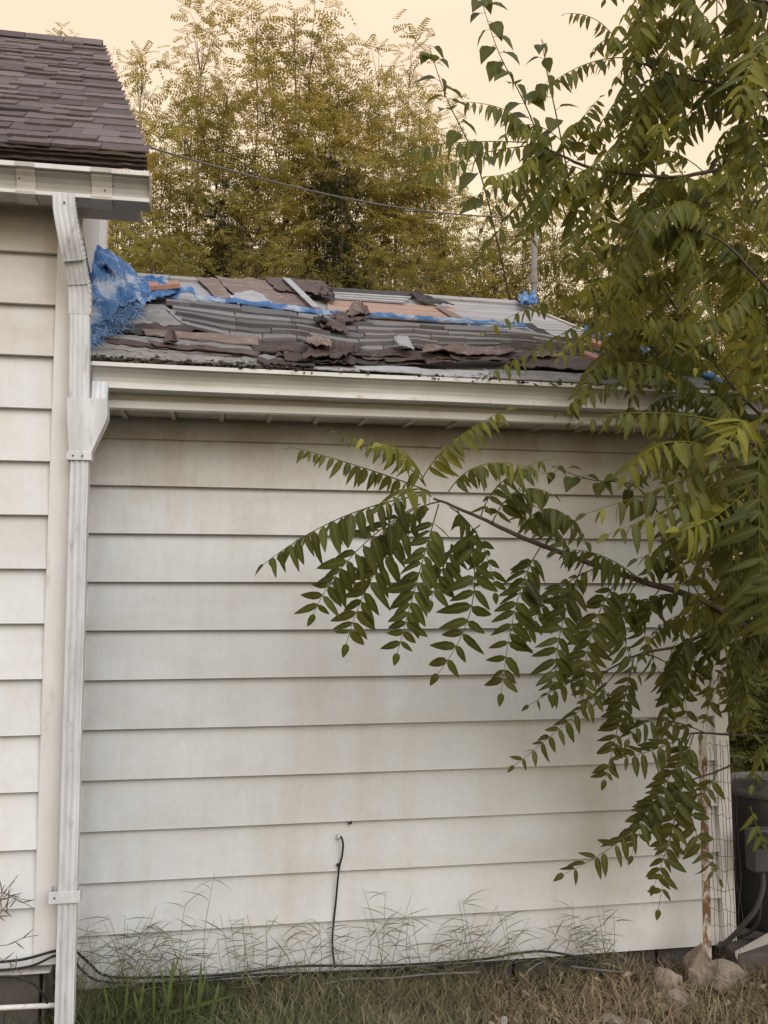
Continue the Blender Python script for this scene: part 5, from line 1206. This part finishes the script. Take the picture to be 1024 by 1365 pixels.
# bush beyond the dark unit
bushp = at(1010, 1000, 3.0)
def bush(label, x, y0, y1, Y, w, n, tone, mat='bush'):
    c0 = at(x, y0, Y); c1 = at(x, y1, Y); root = thing('bush', (c0.x, Y, 0), label, 'bush')
    m = MB(); P, D, S, T_ = [], [], [], []
    for k in range(16):
        tp2 = Vector((c0.x + R.gauss(0, w*.5), Y + R.gauss(0, w*.4), c0.z*R.uniform(.6, 1.0))); m.tube(crv([Vector((c0.x + R.gauss(0, .15), Y, -.1)), Vector((c0.x + (tp2.x - c0.x)*.5, Y, tp2.z*.5)), tp2], 5), .008, 4)
        for j in range(n//16):
            t = R.uniform(.1, 1); p = Vector((c0.x + (tp2.x - c0.x)*t + R.gauss(0, w*.22), Y + R.gauss(0, w*.3), tp2.z*t)); a_ = R.uniform(0, 2*pi)
            P.append(tuple(p)); D.append((cos(a_), sin(a_), R.uniform(-.3, .7))); S.append(R.uniform(.12, .26)); T_.append(tone + R.gauss(0, .2))
    m.build('stems', M['trunk'], root); crown_mesh('crown', np.array(P), np.array(D), np.array(S), np.array(T_), M[mat], root); return root
bush('bright yellow-green bush beyond the wall corner at the right', 1000, 850, 1040, 2.6, .9, 1500, .6)
bush('tall green bush at the right edge behind the wall corner', 1035, 560, 1000, 3.6, 1.2, 3200, .45)

bush('low green bush right of the dark outdoor unit, mostly out of the picture', 1130, 800, 1000, 2.2, 1.0, 1500, .4)
bush('green bush far right behind the near tree trunk, out of the picture', 1330, 720, 1000, 3.2, 1.2, 1600, .45)

# ================================================================== grass and weeds
def grass(name, mat, n, xr, yfun, hr, tone, lean=1.0, wd=.0022, seed=1, stand=0.0):
    rg = np.random.default_rng(seed)
    x = rg.uniform(xr[0], xr[1], n); y = yfun(rg, n, x); h = rg.uniform(hr[0], hr[1], n)*(.6 + .6*np.clip(np.array([nz(a_*1.7, b_*2, seed) for a_, b_ in zip(x, y)]) + .5, 0, 1))
    a_ = rg.uniform(0, 2*pi, n); ln = rg.uniform(.25, 1.0, n)*lean
    dx, dy = np.cos(a_), np.sin(a_)*.7 - .15
    px_, py_ = -np.sin(a_), np.cos(a_)
    z = np.array([gz(p, q) for p, q in zip(x, y)])
    ss = np.array([0, .3, .6, .85, 1.0]); ws = np.array([.8, 1, .75, .4, .0])
    V = np.zeros((n, 10, 3)); kink = rg.normal(0, .12, (n, 5))
    for k, (s, w__) in enumerate(zip(ss, ws)):
        cx = x + dx*h*ln*s**1.6 + px_*h*kink[:, k]*s; cy = y + dy*h*ln*s**1.6 + py_*h*kink[:, k]*s; cz = z - .01 + h*(s - .55*ln*s*s*min(1, lean) + stand*s*0)
        V[:, 2*k, :] = np.stack([cx - px_*wd*w__, cy - py_*wd*w__, cz], 1); V[:, 2*k+1, :] = np.stack([cx + px_*wd*w__, cy + py_*wd*w__, cz], 1)
    Fq = np.array([(2*k, 2*k+1, 2*k+3, 2*k+2) for k in range(4)])
    Fs = (Fq[None] + (np.arange(n)*10)[:, None, None]).reshape(-1, 4); V = V.reshape(-1, 3)
    me = bpy.data.meshes.new(name); me.vertices.add(len(V)); me.vertices.foreach_set('co', V.ravel().astype(np.float32))
    me.loops.add(Fs.size); me.loops.foreach_set('vertex_index', Fs.ravel().astype(np.int32)); me.polygons.add(len(Fs)); me.polygons.foreach_set('loop_start', (np.arange(len(Fs))*4).astype(np.int32))
    me.update(calc_edges=True)
    t_ = me.attributes.new('tone', 'FLOAT', 'POINT'); t_.data.foreach_set('value', np.clip(np.repeat(tone + rg.normal(0, .2, n), 10), 0, 1).astype(np.float32))
    me.materials.append(mat); return me
def front(rg, n, x): return -.02 - rg.random(n)**1.0*1.5
def nearwall(rg, n, x): return -.035 - rg.random(n)**1.6*.22
me = grass('grass', M['grass'], 17000, (-1.3, 1.0), front, (.08, .26), .50, .95, seed=3); tag(link('grass', me), 'tangled green grass along the foot of the white wall', 'grass', None, 'stuff')
me = grass('dry_grass', M['dry_grass'], 19000, (.15, 4.4), front, (.06, .20), .50, 1.15, seed=5); tag(link('dry_grass', me), 'matted dry tan grass along the right half of the wall', 'grass', None, 'stuff')
me = grass('mixed_grass', M['grass'], 10000, (.3, 4.4), front, (.06, .19), .62, 1.0, seed=8); tag(link('mixed_grass', me), 'sparse greenish grass mixed into the dry grass', 'grass', None, 'stuff')
me = grass('coarse_grass', M['green_blade'], 4600, (-1.3, .55), front, (.12, .30), .35, .85, .0030, seed=21); tag(link('coarse_grass', me), 'coarser green grass blades standing among the thin grass', 'grass', None, 'stuff')
me = grass('wall_grass', M['grass'], 2200, (-.55, 1.1), nearwall, (.10, .24), .5, .7, .0018, seed=23); tag(link('wall_grass', me), 'taller thin grass right against the foot of the siding', 'grass', None, 'stuff')
me = grass('dead_thatch', M['dry_grass'], 1500, (-1.3, 1.0), front, (.05, .16), .3, 1.3, seed=12); tag(link('dead_thatch', me), 'dead stalks matted under the green grass at the left', 'grass', None, 'stuff')
lt = MB()
for k in range(420):
    x_ = R.uniform(-.7, 2.7); y_ = -.05 - R.random()*.7; p = Vector((x_, y_, gz(x_, y_) + R.uniform(.01, .07))); a_ = R.uniform(0, 2*pi)
    leaflet(lt, p, Vector((cos(a_), sin(a_), R.uniform(-.3, .3))), Vector((R.gauss(0, .5), R.gauss(0, .5), 1)), R.uniform(.025, .06), R.uniform(.005, .012), R.random(), R.uniform(-.5, .8), R.uniform(0, .6))
tag(lt.build('leaf_litter', M['dry_grass'], attr=True), 'brown fallen leaflets scattered through the grass', 'leaf litter', None, 'stuff')
# tall thin weeds standing against the siding
def weed(x, y0, h, label, nst=3, tone=.45, Y=-.10, mat='grass', bl=.10):
    b = at(x, y0, Y); b.z = .0; root = thing('weed', tuple(b), label, 'weed', None); m = MB()
    top = at(x, y0 - h, Y).z
    for k in range(nst):
        tp2 = Vector((b.x + R.gauss(0, .08), Y + R.gauss(0, .02), top*(R.uniform(.62, 1.0) if k else 1)))
        c_ = crv([b + Vector((R.gauss(0, .02), R.gauss(0, .01), 0)), b.lerp(tp2, .5) + Vector((R.gauss(0, .03), R.gauss(0, .01), 0)), tp2 + Vector((R.gauss(0, .02), 0, -.01))], 6)
        m.tube(c_, [.0017 - .0011*i/(len(c_)-1) for i in range(len(c_))], 4, tone=tone)
        for j in range(5):
            t = R.uniform(.35, 1); p = c_[min(len(c_)-1, int(t*(len(c_)-1)))]; d = Vector((R.choice((-1, 1))*R.uniform(.3, 1), R.uniform(-.5, .1), R.uniform(.0, .9)))
            leaflet(m, p, d, Vector((R.gauss(0, .3), -.35, 1)), bl*R.uniform(.5, 1.3), .0024, tone + R.gauss(0, .15), R.uniform(.1, .9), .1)
    m.build('stalks', M[mat], root, attr=True)
for (x, h, lb) in ((112, 60, 'wiry weed tuft against the wall just right of the downspout'), (135, 75, 'thin weed with arching stems two hand widths right of the downspout'), (165, 90, 'weed sprawling against the lowest siding board left of the tallest stalk'),
                   (200, 60, 'short weed tuft between the sprawling weed and the tallest stalk'), (268, 135, 'tallest single grass stalk against the wall, left of the hanging cable'), (240, 70, 'weed tuft beside the foot of the tallest stalk'), (322, 80, 'bent grass stalk between the tallest stalk and the hanging cable'), (350, 70, 'thin upright weed left of the hanging cable'),
                   (420, 60, 'dry tuft at the left of the hanging cable foot'), (470, 75, 'slim stalk just right of the hanging cable'), (515, 105, 'bushy upright weed standing right of the hanging cable'), (570, 75, 'pair of narrow grass spikes right of the bushy weed'), (600, 60, 'sparse bent weed midway along the wall'), (632, 85, 'loose spray of thin stalks right of the wall middle'), (668, 80, 'narrow upright spike beyond the loose spray'), (790, 75, 'forked dry weed under the hanging leaves'), (812, 70, 'thin weed right of the forked dry weed'), (730, 50, 'short weed between the narrow spike and the forked weed')):
    weed(x, 1312 - (x - 100)*.045, h + 10, lb, (8 if x < 340 else 6) if h < 100 else 3, R.uniform(.25, .6))
# broad green blades at the lower left
tf = thing('grass_tuft', tuple(gpt(225, 1370, 0)), 'tuft of broad bright green grass blades at the lower left', 'grass tuft')
for (x0, y0, x1, y1, cl) in ((262, 1372, 270, 1288, .1), (205, 1372, 252, 1302, .5), (165, 1372, 172, 1306, .1), (205, 1370, 206, 1300, .1), (246, 1372, 248, 1316, .1), (215, 1352, 312, 1350, .2), (235, 1372, 262, 1320, .3), (190, 1372, 178, 1330, .3), (228, 1372, 214, 1296, .15), (252, 1374, 286, 1312, .4), (150, 1374, 136, 1318, .3), (180, 1374, 196, 1312, .2), (275, 1374, 300, 1330, .5), (218, 1374, 236, 1286, .2)):
    b = at(x0, y0, -.24); t_ = at(x1, y1, -.28); m = MB(); d = t_ - b
    leaflet(m, b, d + Vector((0, 0, d.length*cl)), Vector((.2, -1, .2)), d.length*1.05, R.uniform(.005, .0085), R.uniform(.25, .75), cl*.8, .25, ((0, .1, .35, .65, .88, 1), (0, .7, 1, .9, .5, 0))); m.build('blade', M['green_blade'], tf, smooth=True, attr=True)
# wiry dead vine on the left house wall
vn = thing('dead_vine', tuple(at(-10, 1290, -.47)), 'dry wiry weed in front of the left house wall at the left edge', 'weed'); m = MB()
for k in range(9):
    p = at(-12 + R.uniform(-4, 6), 1270 - k*10, -.50); c_ = [p]; d = Vector((R.uniform(.1, .5), R.uniform(-.2, .1), R.uniform(.0, .8)))
    for j in range(6): d += Vector((R.gauss(0, .25), R.gauss(0, .1), R.gauss(0, .3))); p = p + d.normalized()*.026; c_.append(p)
    m.tube(crv(c_, 3), .0012, 4)
    for j in range(3): q = c_[2 + j]; leaflet(m, q, Vector((R.uniform(-.3, 1), 0, R.gauss(0, .6))), Vector((0, -1, 0)), .045, .0022, .3)
m.build('stalks', M['twig'], vn)
print('leaves', NLEAF[0], 'objects', len(bpy.data.objects))
